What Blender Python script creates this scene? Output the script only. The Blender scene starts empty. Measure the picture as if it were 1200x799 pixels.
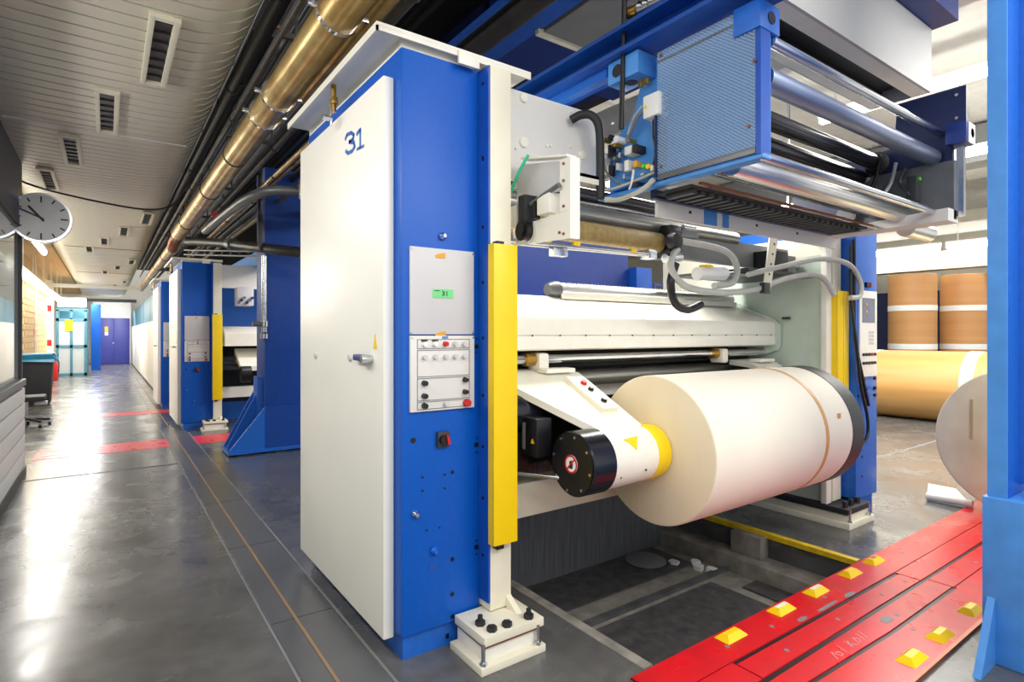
import bpy, bmesh, math, random
from mathutils import Vector, Matrix
random.seed(7)
S = bpy.context.scene
C = S.collection
# ------------------------------------------------------------------ camera
FOC, CXP, HYP, HC = 665.0, 600.0, 391.0, 1.5
TH = math.atan(475 / 665.0); CT, ST = math.cos(TH), math.sin(TH)
cam = bpy.data.cameras.new('camera'); co = bpy.data.objects.new('camera', cam); C.objects.link(co)
co.location = (0, 0, HC); co.rotation_euler = (math.pi / 2, 0, -TH)
cam.sensor_width = 36; cam.lens = 36 * FOC / 1200; cam.shift_y = -8.5 / 1200; cam.clip_start = .05; cam.clip_end = 200
S.camera = co
# ------------------------------------------------------------------ world, lights, exposure
w = bpy.data.worlds.new('world'); S.world = w; w.use_nodes = True
w.node_tree.nodes['Background'].inputs[0].default_value = (.95, .97, 1, 1)
w.node_tree.nodes['Background'].inputs[1].default_value = 1.1
S.view_settings.view_transform = 'Standard'; S.view_settings.look = 'None'
S.view_settings.gamma = 1; S.view_settings.use_curve_mapping = False; S.view_settings.exposure = 0.12
def area(name, loc, rot, sx, sy, e, col=(1, .97, .92)):
    l = bpy.data.lights.new(name, 'AREA'); l.shape = 'RECTANGLE'; l.size = sx; l.size_y = sy; l.energy = e; l.color = col
    o = bpy.data.objects.new(name, l); C.objects.link(o); o.location = loc; o.rotation_euler = rot; return o
area('fill_light_behind_a', (-.2, -1.0, 3.2), (math.radians(30), 0, math.radians(-20)), 2.4, 1.2, 60)  # unseen fill light added behind the camera for even brightness
area('fill_light_behind_b', (3.0, -1.6, 3.9), (math.radians(35), 0, 0), 3.0, 1.2, 95)  # second added fill, out of view, lights the press front evenly
area('aisle_lamp_a', (-.64, 2.9, 2.95), (0, math.radians(-38), 0), .14, 6.4, 78)
area('aisle_lamp_b', (-.85, 14, 2.9), (0, math.radians(-15), 0), .2, 9, 130)
area('aisle_lamp_c', (-.6, 26, 2.75), (0, 0, 0), .6, 10, 420)
area('aisle_end_fill', (.3, 31.5, 2.72), (math.radians(25), 0, 0), .8, 3, 130)  # added fill without a fitting, brightens the purple doors and far end
area('hall_lamp_right_a', (9.0, 2.0, 4.6), (0, 0, 0), 3, 4, 520)
area('hall_lamp_right_b', (6.8, 5.5, 4.4), (0, 0, 0), 2, 4, 300)
area('press_lamp', (3.2, 3.05, 2.9), (math.radians(-8), 0, 0), 2.4, .25, 60)
area('press_lamp_far', (2.6, 9.2, 2.9), (0, 0, 0), 1.2, .6, 60)

# ------------------------------------------------------------------ pixel -> point on a plane (photograph frame 1200x799)
def ray(px, py):
    a = (px - CXP) / FOC; b = (HYP - py) / FOC
    return Vector((a * CT + ST, -a * ST + CT, b))
def PX(px, py, x): r = ray(px, py); t = x / r.x; return Vector((x, r.y * t, HC + r.z * t))
def PY(px, py, y): r = ray(px, py); t = y / r.y; return Vector((r.x * t, y, HC + r.z * t))
def PZ(px, py, z=0): r = ray(px, py); t = (z - HC) / r.z; return Vector((r.x * t, r.y * t, z))

# ------------------------------------------------------------------ materials
def srgb(r, g, b):
    f = lambda c: (c / 12.92 if c <= .04045 else ((c + .055) / 1.055) ** 2.4)
    return (f(r / 255), f(g / 255), f(b / 255), 1)
MT = {}
def mat(name, rgb, rough=.5, metal=0, var=0.06, scale=6, bump=0, spec=.5, rvar=0, stretch=None, rgb2=None):
    m = bpy.data.materials.new(name); m.use_nodes = True; nt = m.node_tree; b = nt.nodes['Principled BSDF']
    c = srgb(*rgb); b.inputs['Roughness'].default_value = rough; b.inputs['Metallic'].default_value = metal
    b.inputs['Specular IOR Level'].default_value = spec
    tc = nt.nodes.new('ShaderNodeTexCoord'); n = nt.nodes.new('ShaderNodeTexNoise'); n.inputs['Scale'].default_value = scale
    n.inputs['Detail'].default_value = 6
    src = tc.outputs['Object']
    if stretch:
        mp = nt.nodes.new('ShaderNodeMapping'); mp.inputs['Scale'].default_value = stretch; nt.links.new(src, mp.inputs[0]); src = mp.outputs[0]
    nt.links.new(src, n.inputs['Vector'])
    r = nt.nodes.new('ShaderNodeValToRGB'); r.color_ramp.elements[0].position = .3; r.color_ramp.elements[1].position = .7
    if rgb2: c2 = srgb(*rgb2)
    else: c2 = tuple(min(1, v * (1 + var)) for v in c[:3]) + (1,)
    r.color_ramp.elements[0].color = tuple(v * (1 - var) for v in c[:3]) + (1,) if not rgb2 else c
    r.color_ramp.elements[1].color = c2
    nt.links.new(n.outputs['Fac'], r.inputs[0]); nt.links.new(r.outputs[0], b.inputs['Base Color'])
    if rvar:
        mr = nt.nodes.new('ShaderNodeMapRange'); mr.inputs[3].default_value = rough - rvar; mr.inputs[4].default_value = rough + rvar
        nt.links.new(n.outputs['Fac'], mr.inputs[0]); nt.links.new(mr.outputs[0], b.inputs['Roughness'])
    if bump:
        bp = nt.nodes.new('ShaderNodeBump'); bp.inputs['Strength'].default_value = bump; bp.inputs['Distance'].default_value = .02
        nt.links.new(n.outputs['Fac'], bp.inputs['Height']); nt.links.new(bp.outputs[0], b.inputs['Normal'])
    MT[name] = m; return m
def emis(name, rgb, st):
    m = bpy.data.materials.new(name); m.use_nodes = True; b = m.node_tree.nodes['Principled BSDF']
    b.inputs['Base Color'].default_value = srgb(*rgb); b.inputs['Emission Color'].default_value = srgb(*rgb)
    b.inputs['Emission Strength'].default_value = st; MT[name] = m; return m
mat('blue', (0, 86, 186), .4, spec=.35, var=.05, scale=40)
mat('blue_mid', (28, 100, 196), .42, var=.08, scale=25)
mat('blue_light', (70, 140, 215), .45, var=.08, scale=12)
mat('blue_beam', (16, 78, 172), .4, var=.1, scale=8)
mat('blue_dark', (8, 44, 120), .4, var=.08, scale=10)
mat('blue_column', (12, 66, 152), .45, var=.08, scale=10)
mat('navy', (14, 30, 76), .4, var=.1)
mat('teal', (66, 120, 140), .5)
mat('purple', (66, 72, 160), .45)
mat('cream', (238, 235, 222), .38, var=.03, scale=8)
mat('cream_warm', (232, 226, 204), .42, var=.05, scale=6)
mat('door_white', (244, 242, 232), .36, var=.015, scale=3)
mat('grey_panel', (205, 203, 204), .45, var=.02)
mat('light_panel', (224, 221, 216), .45, var=.02)
mat('housing_grey', (190, 189, 187), .5, var=.02)
mat('pale_green', (200, 214, 200), .35, var=.05)
mat('white', (236, 236, 234), .5, var=.03)
mat('offwhite_wall', (225, 220, 205), .7, var=.05)
mat('yellow', (246, 208, 0), .4, var=.03)
mat('yellow_worn', (240, 205, 20), .5, rgb2=(205, 170, 30), scale=18)
mat('red_paint', (222, 22, 34), .3, rgb2=(196, 20, 34), scale=5, rvar=.12)
mat('red', (200, 26, 30), .4)
mat('red_stripe', (205, 62, 72), .3, rgb2=(220, 40, 52), scale=9, rvar=.1)
mat('black', (16, 16, 20), .35, var=.2)
mat('black_gloss', (22, 23, 32), .2, var=.1)
mat('rubber', (34, 36, 40), .6, var=.1)
mat('dark_grey', (52, 54, 58), .5, var=.1)
mat('mid_grey', (120, 122, 124), .5, var=.06)
mat('hose', (186, 187, 180), .45, var=.1)
mat('steel', (205, 208, 214), .24, 1, var=.06, scale=4)
mat('web_chrome', (232, 230, 226), .3, 1, var=.05, stretch=(.4, 16, 16))
mat('chrome', (225, 226, 230), .12, 1, var=.03)
mat('roller_steel', (150, 160, 185), .42, 1, var=.06, stretch=(1, 14, 14))
mat('roller_dark', (84, 84, 88), .25, .85, var=.3, scale=3, stretch=(.5, 20, 20))
mat('roller_grey', (150, 148, 142), .3, .7, var=.25, stretch=(.3, 18, 18))
mat('tan_roller', (176, 150, 92), .5, rgb2=(150, 124, 72), scale=30)
mat('gold_pipe', (226, 200, 136), .3, .75, rgb2=(176, 136, 72), scale=4, rvar=.08)
mat('brass', (190, 150, 70), .3, .9)
mat('floor_plate', (86, 87, 90), .32, var=.1, scale=5, rvar=.08)
mat('joint_brown', (142, 116, 90), .6)
mat('copper', (150, 92, 66), .4, .6)
mat('pipe_dark', (58, 56, 54), .45, .4, var=.2)
mat('pipe_grey', (112, 114, 116), .4, .5, var=.15)
mat('paper', (242, 234, 216), .65, var=.02, scale=4)
mat('paper_end', (240, 228, 200), .75, rgb2=(226, 208, 174), scale=2.2, stretch=(1, 1.2, .35))
mat('paper_wrap_grey', (232, 220, 184), .75, rgb2=(206, 188, 146), scale=2.5)
mat('wrap_stain', (176, 154, 118), .7)
mat('kraft', (204, 152, 96), .5, rgb2=(188, 136, 84), scale=2, stretch=(.2, .2, 3))
mat('gold_paper', (208, 160, 96), .42, rgb2=(192, 144, 80), scale=2, stretch=(3, .2, 3))
mat('tape_brown', (214, 158, 92), .5)
mat('tape_orange', (226, 164, 60), .6)
mat('tape_green', (120, 222, 140), .6)
mat('ceil_plank', (232, 226, 208), .4, .1, rgb2=(214, 208, 190), scale=2.5)
mat('plank_seam', (92, 88, 76), .6)
mat('tan_brick', (214, 180, 128), .7, rgb2=(196, 160, 108), scale=20)
mat('mortar', (228, 205, 165), .8)
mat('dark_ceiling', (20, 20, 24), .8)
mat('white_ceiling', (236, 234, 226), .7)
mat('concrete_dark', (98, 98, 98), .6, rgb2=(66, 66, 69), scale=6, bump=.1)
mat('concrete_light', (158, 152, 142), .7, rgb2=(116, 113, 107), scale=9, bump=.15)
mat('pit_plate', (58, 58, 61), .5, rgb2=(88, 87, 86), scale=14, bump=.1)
mat('pit_back', (112, 114, 118), .4, rgb2=(76, 78, 84), scale=7, stretch=(14, 1, .4), rvar=.1)
mat('board', (226, 226, 224), .45, var=.02)
mat('green_wire', (60, 200, 150), .5)
mat('bag_blue', (40, 130, 170), .35)
mat('white_wrap', (236, 234, 228), .4, rgb2=(214, 212, 206), scale=3, bump=.3)
mat('sticker_white', (240, 240, 240), .5)
mat('chalk', (232, 170, 172), .8)
mat('screen', (120, 122, 140), .25, var=.1)
mat('green_dot', (90, 220, 60), .4)
emis('tube_light', (255, 250, 235), 16)
emis('tube_light_soft', (255, 248, 228), 5)
def floor_mat():
    m = bpy.data.materials.new('floor_concrete'); m.use_nodes = True; nt = m.node_tree; b = nt.nodes['Principled BSDF']; L = nt.links
    tc = nt.nodes.new('ShaderNodeTexCoord')
    n1 = nt.nodes.new('ShaderNodeTexNoise'); n1.inputs['Scale'].default_value = .7; n1.inputs['Detail'].default_value = 8; n1.inputs['Roughness'].default_value = .65
    n2 = nt.nodes.new('ShaderNodeTexNoise'); n2.inputs['Scale'].default_value = 9; n2.inputs['Detail'].default_value = 8
    n3 = nt.nodes.new('ShaderNodeTexNoise'); n3.inputs['Scale'].default_value = 2.6; n3.inputs['Detail'].default_value = 10; n3.inputs['Distortion'].default_value = .6
    for n in (n1, n2, n3): L.new(tc.outputs['Object'], n.inputs['Vector'])
    r = nt.nodes.new('ShaderNodeValToRGB'); e = r.color_ramp.elements
    e[0].position = .32; e[0].color = srgb(70, 71, 73); e[1].position = .72; e[1].color = srgb(108, 107, 104)
    L.new(n1.outputs['Fac'], r.inputs[0])
    mx = nt.nodes.new('ShaderNodeMixRGB'); mx.blend_type = 'OVERLAY'; mx.inputs[0].default_value = .35
    L.new(r.outputs[0], mx.inputs[1]); L.new(n2.outputs['Fac'], mx.inputs[2])
    r3 = nt.nodes.new('ShaderNodeValToRGB'); r3.color_ramp.elements[0].position = .63; r3.color_ramp.elements[1].position = .74
    r3.color_ramp.elements[0].color = (0, 0, 0, 1); r3.color_ramp.elements[1].color = (.16, .16, .16, 1)
    L.new(n3.outputs['Fac'], r3.inputs[0])
    mx2 = nt.nodes.new('ShaderNodeMixRGB'); mx2.inputs[2].default_value = srgb(170, 167, 162)
    L.new(r3.outputs[0], mx2.inputs[0]); L.new(mx.outputs[0], mx2.inputs[1]); L.new(mx2.outputs[0], b.inputs['Base Color'])
    mr = nt.nodes.new('ShaderNodeMapRange'); mr.inputs[1].default_value = .3; mr.inputs[2].default_value = .7
    mr.inputs[3].default_value = .16; mr.inputs[4].default_value = .32; L.new(n3.outputs['Fac'], mr.inputs[0]); L.new(mr.outputs[0], b.inputs['Roughness'])
    b.inputs['Specular IOR Level'].default_value = .7
    MT['floor'] = m
floor_mat()
def glass_mat():
    m = bpy.data.materials.new('window_glass'); m.use_nodes = True; b = m.node_tree.nodes['Principled BSDF']
    b.inputs['Base Color'].default_value = (.8, .86, .86, 1); b.inputs['Roughness'].default_value = .03
    b.inputs['Transmission Weight'].default_value = .55; b.inputs['IOR'].default_value = 1.45; MT['glass'] = m
glass_mat()
def guard_mat():   # clear guard sheet with rows of small holes
    m = bpy.data.materials.new('perforated_guard'); m.use_nodes = True; nt = m.node_tree; b = nt.nodes['Principled BSDF']; L = nt.links
    tc = nt.nodes.new('ShaderNodeTexCoord'); sp = nt.nodes.new('ShaderNodeSeparateXYZ'); L.new(tc.outputs['Object'], sp.inputs[0])
    def saw(out, f):
        a = nt.nodes.new('ShaderNodeMath'); a.operation = 'MULTIPLY'; a.inputs[1].default_value = f; L.new(out, a.inputs[0])
        s = nt.nodes.new('ShaderNodeMath'); s.operation = 'SINE'; L.new(a.outputs[0], s.inputs[0]); return s
    a = saw(sp.outputs[1], 2 * math.pi / .021); c = saw(sp.outputs[2], 2 * math.pi / .016)
    mu = nt.nodes.new('ShaderNodeMath'); mu.operation = 'MULTIPLY'; L.new(a.outputs[0], mu.inputs[0])
    c2 = nt.nodes.new('ShaderNodeMath'); c2.operation = 'SUBTRACT'; c2.inputs[1].default_value = 0; L.new(c.outputs[0], c2.inputs[0]); L.new(c2.outputs[0], mu.inputs[1])
    r = nt.nodes.new('ShaderNodeValToRGB'); r.color_ramp.elements[0].position = .1; r.color_ramp.elements[1].position = .5
    r.color_ramp.elements[0].color = (.3, .3, .3, 1); r.color_ramp.elements[1].color = (.75, .75, .75, 1)
    L.new(mu.outputs[0], r.inputs[0]); L.new(r.outputs[0], b.inputs['Alpha'])
    b.inputs['Base Color'].default_value = srgb(150, 180, 215); b.inputs['Roughness'].default_value = .18
    MT['guard'] = m
guard_mat()

# ------------------------------------------------------------------ mesh helpers
class MB:
    def __init__(s): s.bm = bmesh.new()
    def _merge(s, other):
        me = bpy.data.meshes.new('t'); other.to_mesh(me); other.free(); s.bm.from_mesh(me); bpy.data.meshes.remove(me)
    def box(s, x0, x1, y0, y1, z0, z1, bev=0):
        b = bmesh.new(); bmesh.ops.create_cube(b, size=1)
        for v in b.verts: v.co = Vector(((x0 + x1) / 2 + v.co.x * (x1 - x0), (y0 + y1) / 2 + v.co.y * (y1 - y0), (z0 + z1) / 2 + v.co.z * (z1 - z0)))
        if bev: bmesh.ops.bevel(b, geom=b.edges[:], offset=bev, segments=2, affect='EDGES', profile=.6)
        s._merge(b); return s
    def cyl(s, p0, p1, r, r2=None, n=20, cap=True):
        p0, p1 = Vector(p0), Vector(p1); d = p1 - p0; b = bmesh.new()
        bmesh.ops.create_cone(b, cap_ends=cap, segments=n, radius1=r, radius2=r if r2 is None else r2, depth=d.length)
        q = d.to_track_quat('Z', 'Y').to_matrix().to_4x4(); q.translation = (p0 + p1) / 2
        bmesh.ops.transform(b, matrix=q, verts=b.verts); s._merge(b); return s
    def tube(s, pts, r, n=8, smooth=0):
        pts = [Vector(p) for p in pts]
        if smooth:
            out = []
            for i in range(len(pts) - 1):
                p0 = pts[max(i - 1, 0)]; p1 = pts[i]; p2 = pts[i + 1]; p3 = pts[min(i + 2, len(pts) - 1)]
                for k in range(smooth):
                    t = k / smooth
                    out.append(.5 * ((2 * p1) + (p2 - p0) * t + (2 * p0 - 5 * p1 + 4 * p2 - p3) * t * t + (3 * p1 - p0 - 3 * p2 + p3) * t ** 3))
            out.append(pts[-1]); pts = out
        b = s.bm; prev = None; up = Vector((0, 0, 1)); rings = []
        for i, p in enumerate(pts):
            d = (pts[min(i + 1, len(pts) - 1)] - pts[max(i - 1, 0)]).normalized()
            if prev is None:
                u = d.cross(up)
                if u.length < .05: u = d.cross(Vector((1, 0, 0)))
            else: u = prev - d * prev.dot(d)
            u.normalize(); prev = u; v = d.cross(u)
            rings.append([b.verts.new(p + (u * math.cos(a) + v * math.sin(a)) * r) for a in [2 * math.pi * k / n for k in range(n)]])
        for A, Bq in zip(rings, rings[1:]):
            for k in range(n): b.faces.new((A[k], A[(k + 1) % n], Bq[(k + 1) % n], Bq[k]))
        b.faces.new(rings[0][::-1]); b.faces.new(rings[-1]); return s
    def prism(s, poly, axis, a, c):
        # poly: 2-D points in the plane normal to axis ('x': (y,z), 'y': (x,z), 'z': (x,y)), extruded from a to c
        def P(p, t): return {'x': (t, p[0], p[1]), 'y': (p[0], t, p[1]), 'z': (p[0], p[1], t)}[axis]
        b = bmesh.new(); A = [b.verts.new(P(p, a)) for p in poly]; D = [b.verts.new(P(p, c)) for p in poly]; n = len(poly)
        b.faces.new(A[::-1]); b.faces.new(D)
        for k in range(n): b.faces.new((A[k], A[(k + 1) % n], D[(k + 1) % n], D[k]))
        bmesh.ops.recalc_face_normals(b, faces=b.faces[:]); s._merge(b); return s
    def lathe(s, prof, p0, axis, n=32):
        # prof: (distance along axis, radius) from p0
        ax = Vector(axis).normalized(); u = ax.orthogonal().normalized(); v = ax.cross(u); p0 = Vector(p0); b = bmesh.new(); rings = []
        for t, r in prof: rings.append([b.verts.new(p0 + ax * t + (u * math.cos(a) + v * math.sin(a)) * max(r, 1e-4)) for a in [2 * math.pi * k / n for k in range(n)]])
        for A, D in zip(rings, rings[1:]):
            for k in range(n): b.faces.new((A[k], A[(k + 1) % n], D[(k + 1) % n], D[k]))
        if len(prof) == 4 and abs(prof[0][0] - prof[-1][0]) < 1e-6:
            for k in range(n): b.faces.new((rings[-1][k], rings[-1][(k + 1) % n], rings[0][(k + 1) % n], rings[0][k]))
        else: b.faces.new(rings[0][::-1]); b.faces.new(rings[-1])
        bmesh.ops.recalc_face_normals(b, faces=b.faces[:]); s._merge(b); return s
    def ball(s, c, r, n=10):
        b = bmesh.new(); bmesh.ops.create_uvsphere(b, u_segments=n, v_segments=max(6, n // 2 + 1), radius=r)
        bmesh.ops.translate(b, vec=Vector(c), verts=b.verts); s._merge(b); return s
    def stroke(s, pts, wdt, axis, a, c):
        # flat polyline strokes of width wdt in the plane normal to axis, thickness a..c
        for p, q in zip(pts, pts[1:]):
            p, q = Vector(p), Vector(q); d = (q - p); L = d.length
            if L < 1e-6: continue
            d /= L; nrm = Vector((-d.y, d.x)) * wdt / 2; e = d * wdt * .25
            s.prism([p - e + nrm, q + e + nrm, q + e - nrm, p - e - nrm], axis, a, c)
        return s
OFF = {}
def link(name, me, m, parent, off):
    o = bpy.data.objects.new(name, me); C.objects.link(o)
    if m: me.materials.append(MT[m])
    if parent is not None: o.parent = parent
    else: o.location = off
    OFF[o.name] = off; return o
def build(mb, name, m, parent=None, angle=35):
    bm = mb.bm; bmesh.ops.recalc_face_normals(bm, faces=bm.faces[:])
    if parent is None:
        xs = [v.co for v in bm.verts]; lo = [min(c[i] for c in xs) for i in range(3)]; hi = [max(c[i] for c in xs) for i in range(3)]
        off = Vector(((lo[0] + hi[0]) / 2, (lo[1] + hi[1]) / 2, lo[2]))
    else: off = OFF[parent.name]
    bmesh.ops.translate(bm, vec=-off, verts=bm.verts)
    me = bpy.data.meshes.new(name); bm.to_mesh(me); bm.free()
    for p in me.polygons: p.use_smooth = True
    me.set_sharp_from_angle(angle=math.radians(angle))
    return link(name, me, m, parent, off)
def tag(o, label, cat, group=None, kind=None):
    o['label'] = label
    if cat: o['category'] = cat
    if group: o['group'] = group
    if kind: o['kind'] = kind
    return o
def struct(o, label, kind='structure'): o['kind'] = kind; o['label'] = label; return o
def thing(name, label, cat, loc, group=None):
    o = bpy.data.objects.new(name, None); C.objects.link(o); o.location = loc; o.empty_display_size = .1
    OFF[o.name] = Vector(loc); return tag(o, label, cat, group)
def copy_tree(o, parent=None):
    c = o.copy(); C.objects.link(c); c.parent = parent
    for ch in list(o.children): copy_tree(ch, c)
    return c
def shared(o, dx, dy, dz, parent=None):   # a copy of a single part, moved
    c = o.copy(); C.objects.link(c); c.parent = parent if parent is not None else o.parent
    c.location = o.location + Vector((dx, dy, dz)); return c
def bx(name, m, parent, x0, x1, y0, y1, z0, z1, bev=0): return build(MB().box(x0, x1, y0, y1, z0, z1, bev), name, m, parent)
def cy(name, m, parent, p0, p1, r, r2=None, n=24): return build(MB().cyl(p0, p1, r, r2, n), name, m, parent)
def tb(name, m, parent, pts, r, n=8, smooth=0): return build(MB().tube(pts, r, n, smooth), name, m, parent, 60)
def circ(cy_, cz, r, n=24, a0=0, a1=2 * math.pi): return [(cy_ + r * math.cos(a0 + (a1 - a0) * k / n), cz + r * math.sin(a0 + (a1 - a0) * k / n)) for k in range(n)]

# ================================================================== SETTING
# floor with the pit left open
PX0, PX1, PY0, PY1, PD = 2.0, 4.05, 1.20, 3.24, -.30
f = MB()
for (a, b_, c, d) in ((-6, PX0, -4, 40), (PX1, 22, -4, 40), (PX0, PX1, -4, PY0), (PX0, PX1, PY1, 40)):
    f.box(a, b_, c, d, -.08, 0)
floor = struct(build(f, 'floor', 'floor'), 'polished dark grey concrete floor')
p = MB().box(PX0 - .1, PX1 + .1, PY0 - .1, PY1 + .1, PD - .1, PD)
build(p, 'pit_floor', 'concrete_light', floor)
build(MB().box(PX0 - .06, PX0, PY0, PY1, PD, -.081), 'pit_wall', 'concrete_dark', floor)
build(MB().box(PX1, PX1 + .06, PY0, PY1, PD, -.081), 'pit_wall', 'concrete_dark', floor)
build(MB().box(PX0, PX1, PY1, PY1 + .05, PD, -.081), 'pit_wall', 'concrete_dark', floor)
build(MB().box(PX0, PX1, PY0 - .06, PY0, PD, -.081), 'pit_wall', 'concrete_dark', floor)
for (a, b_, c, d) in ((2.05, 3.72, 2.78, 3.2), (2.05, 3.55, 1.98, 2.5), (3.66, 4.02, 1.72, 2.32)):
    bx('pit_plate', 'pit_plate', floor, a, b_, c, d, PD, PD + .012)
bx('pit_ledge', 'concrete_light', floor, 3.84, 4.05, 1.7, 3.24, PD, PD + .12, .01)
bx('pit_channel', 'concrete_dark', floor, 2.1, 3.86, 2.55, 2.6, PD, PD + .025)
bx('pit_pillar', 'concrete_light', floor, 3.94, 4.05, 2.35, 2.6, PD + .12, -.02, .01)
bx('edge_strip', 'yellow_worn', floor, PX1 - .035, PX1 + .015, 1.72, 3.1, -.03, .006)
bx('edge_angle', 'concrete_light', floor, PX0 - .05, PX0 + .01, 1.72, 2.8, -.05, .005)
# floor channel beside the cabinets, its brown joint, painted stripes and joints
for i, yy in enumerate((0.6, 1.85, 3.1, 4.35, 5.6, 6.85, 8.1, 9.35)):
    bx('floor_plate', 'floor_plate', floor, .82, 1.0, yy, yy + 1.24, 0, .003)
    bx('floor_plate', 'floor_plate', floor, 0.69, .80, yy, yy + 1.24, 0, .003)
bx('joint_strip', 'joint_brown', floor, .803, .818, -1, 34, 0, .005)
bx('joint_line', 'mid_grey', floor, .672, .682, -1, 34, 0, .002)
bx('joint_line', 'mid_grey', floor, 1.01, 1.022, -1, 9.9, 0, .003)
bx('floor_stripe', 'red_stripe', floor, -.72, 1.6, 8.75, 9.45, 0, .0025)
bx('floor_stripe', 'red_stripe', floor, -.7, 1.0, 12.6, 13.1, 0, .0025)
bx('expansion_joint', 'dark_grey', floor, -.7, .67, 7.55, 7.6, 0, .0015)
bx('expansion_joint', 'mid_grey', floor, 5.9, 14, 3.0, 3.03, 0, .0015)

# aisle ceiling: planks across the aisle, edges turned up
ceil = struct(bx('ceiling', 'plank_seam', None, -.8, .55, -2, 34, 3.37, 3.40), 'cream metal plank ceiling above the aisle with curved edges')
def plank_mesh(w_):
    prof = []
    prof += [(-1.02, 3.74), (-1.0, 3.56), (-.94, 3.42), (-.84, 3.335), (-.7, 3.30), (-.4, 3.29), (0, 3.288), (.3, 3.29), (.45, 3.298), (.56, 3.32), (.65, 3.36), (.72, 3.42), (.765, 3.50), (.785, 3.6), (.79, 3.76)]
    prof = prof + [(x * .985, z + .02) for x, z in prof[::-1]]
    return prof
pl0 = build(MB().prism(plank_mesh(1), 'y', 1.0, 1.132), 'ceiling_plank', 'ceil_plank', ceil)
k = 1
while 1.0 + .15 * k < 15:
    shared(pl0, 0, .15 * k, 0); k += 1
far = MB()
while 1.0 + .15 * k < 34:
    far.prism(plank_mesh(1), 'y', 1.0 + .15 * k, 1.132 + .15 * k); k += 1
o = build(far, 'distant_ceiling_planks', 'ceil_plank', ceil); o['kind'] = 'stuff'
# slot vents set diagonally in the planks
def slot(x, y, L=1.05, W=.125):
    fr = MB()
    z0, z1 = 3.262, 3.29
    fr.box(x - W / 2 - .03, x - W / 2, y, y + L, z0, z1, .004); fr.box(x + W / 2 - .035, x + W / 2 + .0, y, y + L, z0, z1, .004)
    fr.box(x - W / 2, x + W / 2 - .035, y, y + .04, z0, z1); fr.box(x - W / 2, x + W / 2 - .035, y + L - .04, y + L, z0, z1)
    v = build(fr, 'slot_vent', 'cream_warm', None)
    bx('vent_recess', 'black', v, x - W / 2, x + W / 2 - .035, y + .04, y + L - .04, 3.284, 3.2875)
    for j in range(7): bx('vent_louvre', 'dark_grey', v, x - W / 2, x + W / 2 - .035, y + .08 + j * (L - .16) / 6.5, y + .105 + j * (L - .16) / 6.5, 3.275, 3.284)
    return v
ordn = ['nearest', 'second', 'third', 'fourth']
for i, (x, y) in enumerate(((.285, 3.72), (.02, 5.1), (-.26, 6.45), (-.53, 7.9))):
    tag(slot(x, y), 'white framed slot vent in aisle ceiling, %s of the row nearest the camera' % ordn[i], 'vent', 'ceiling slot vents')
for i, (x, y) in enumerate(((.52, 9.9), (.26, 11.4), (-.02, 12.9), (-.28, 14.3))):
    tag(slot(x, y), 'small slot vent farther down aisle ceiling beyond the hanging cable, %s of its row' % ordn[i], 'vent', 'ceiling slot vents')
for i, (x, y) in enumerate(((.52, 16.4), (.26, 18.0), (-.02, 19.6), (.52, 23), (.26, 25))):
    tag(slot(x, y), 'tiny distant slot vent in the aisle ceiling, %s counting away from the camera' % ['first', 'second', 'third', 'fourth', 'fifth'][i], 'vent', 'distant ceiling slot vents')
# thin joint bars across ceiling and cable slung under it
tag(tb('slung_cable', 'black', None, [(-.95, 8.3, 3.36), (-.75, 8.5, 3.22), (-.2, 8.7, 3.15), (.4, 8.8, 3.12), (.7, 8.75, 3.2), (.86, 8.7, 3.4)], .012, 8, 6), 'black cable slung across under the aisle ceiling near clock', 'cable')
for i, y in enumerate((6.2, 14.6, 20.5)):
    o = bx('trim_%d' % (i + 1), 'white' if i == 0 else 'copper', None, -.7, .62, y, y + .018, 3.280, 3.288); struct(o, 'thin joint strip across aisle ceiling')

# dark upper hall over the presses, bright hall to the right
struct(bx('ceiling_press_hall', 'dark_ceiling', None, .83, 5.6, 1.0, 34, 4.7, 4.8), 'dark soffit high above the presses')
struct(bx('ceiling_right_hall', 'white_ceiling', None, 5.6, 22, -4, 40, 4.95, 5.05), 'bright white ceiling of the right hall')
struct(bx('wall_right', 'offwhite_wall', None, 19.5, 19.7, -4, 40, 0, 4.95), 'pale far wall of the right hall')
struct(bx('wall_back', 'offwhite_wall', None, -6, 22, 36, 36.2, 0, 4.95), 'pale wall at the end of the aisle')

# left: office with windows
wl = struct(bx('wall_left', 'dark_grey', None, -.86, -.735, -2, 7.95, 0, .93), 'low office wall under the windows')
zb = [.1, .27, .44, .61, .78, .935]
for i in range(5): bx('board', 'board', wl, -.737, -.712, -2, 7.96, zb[i], zb[i + 1] - .012, .003)
for i in range(5): bx('board', 'board', wl, -.86, -.7115, 7.95, 7.972, zb[i], zb[i + 1] - .012, .003)
struct(bx('baseboard_left', 'black', None, -.735, -.70, -2, 7.985, 0, .1), 'dark skirting under the white office boards')
win = struct(bx('window_1', 'mid_grey', None, -.86, -.70, -2, 7.97, .95, 1.02, .006), 'office window band in dark metal frames')
for i in range(6):
    y0 = -2 + i * 1.66
    bx('mullion', 'dark_grey', win, -.80, -.73, y0 + 1.58, y0 + 1.66, 1.02, 2.9)
    bx('pane', 'glass', win, -.768, -.76, y0, y0 + 1.58, 1.02, 2.62)
bx('transom', 'dark_grey', win, -.80, -.73, -2, 7.96, 2.62, 2.70)
bx('fascia', 'navy', win, -.95, -.735, -2, 7.96, 2.70, 3.5)
bx('pane', 'glass', win, -3.0, -.86, 7.93, 7.938, 1.02, 2.62)
struct(bx('wall_office_back', 'offwhite_wall', None, -3.6, -3.5, -4, 36, 0, 3.6), 'pale wall behind the office glass')
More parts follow.
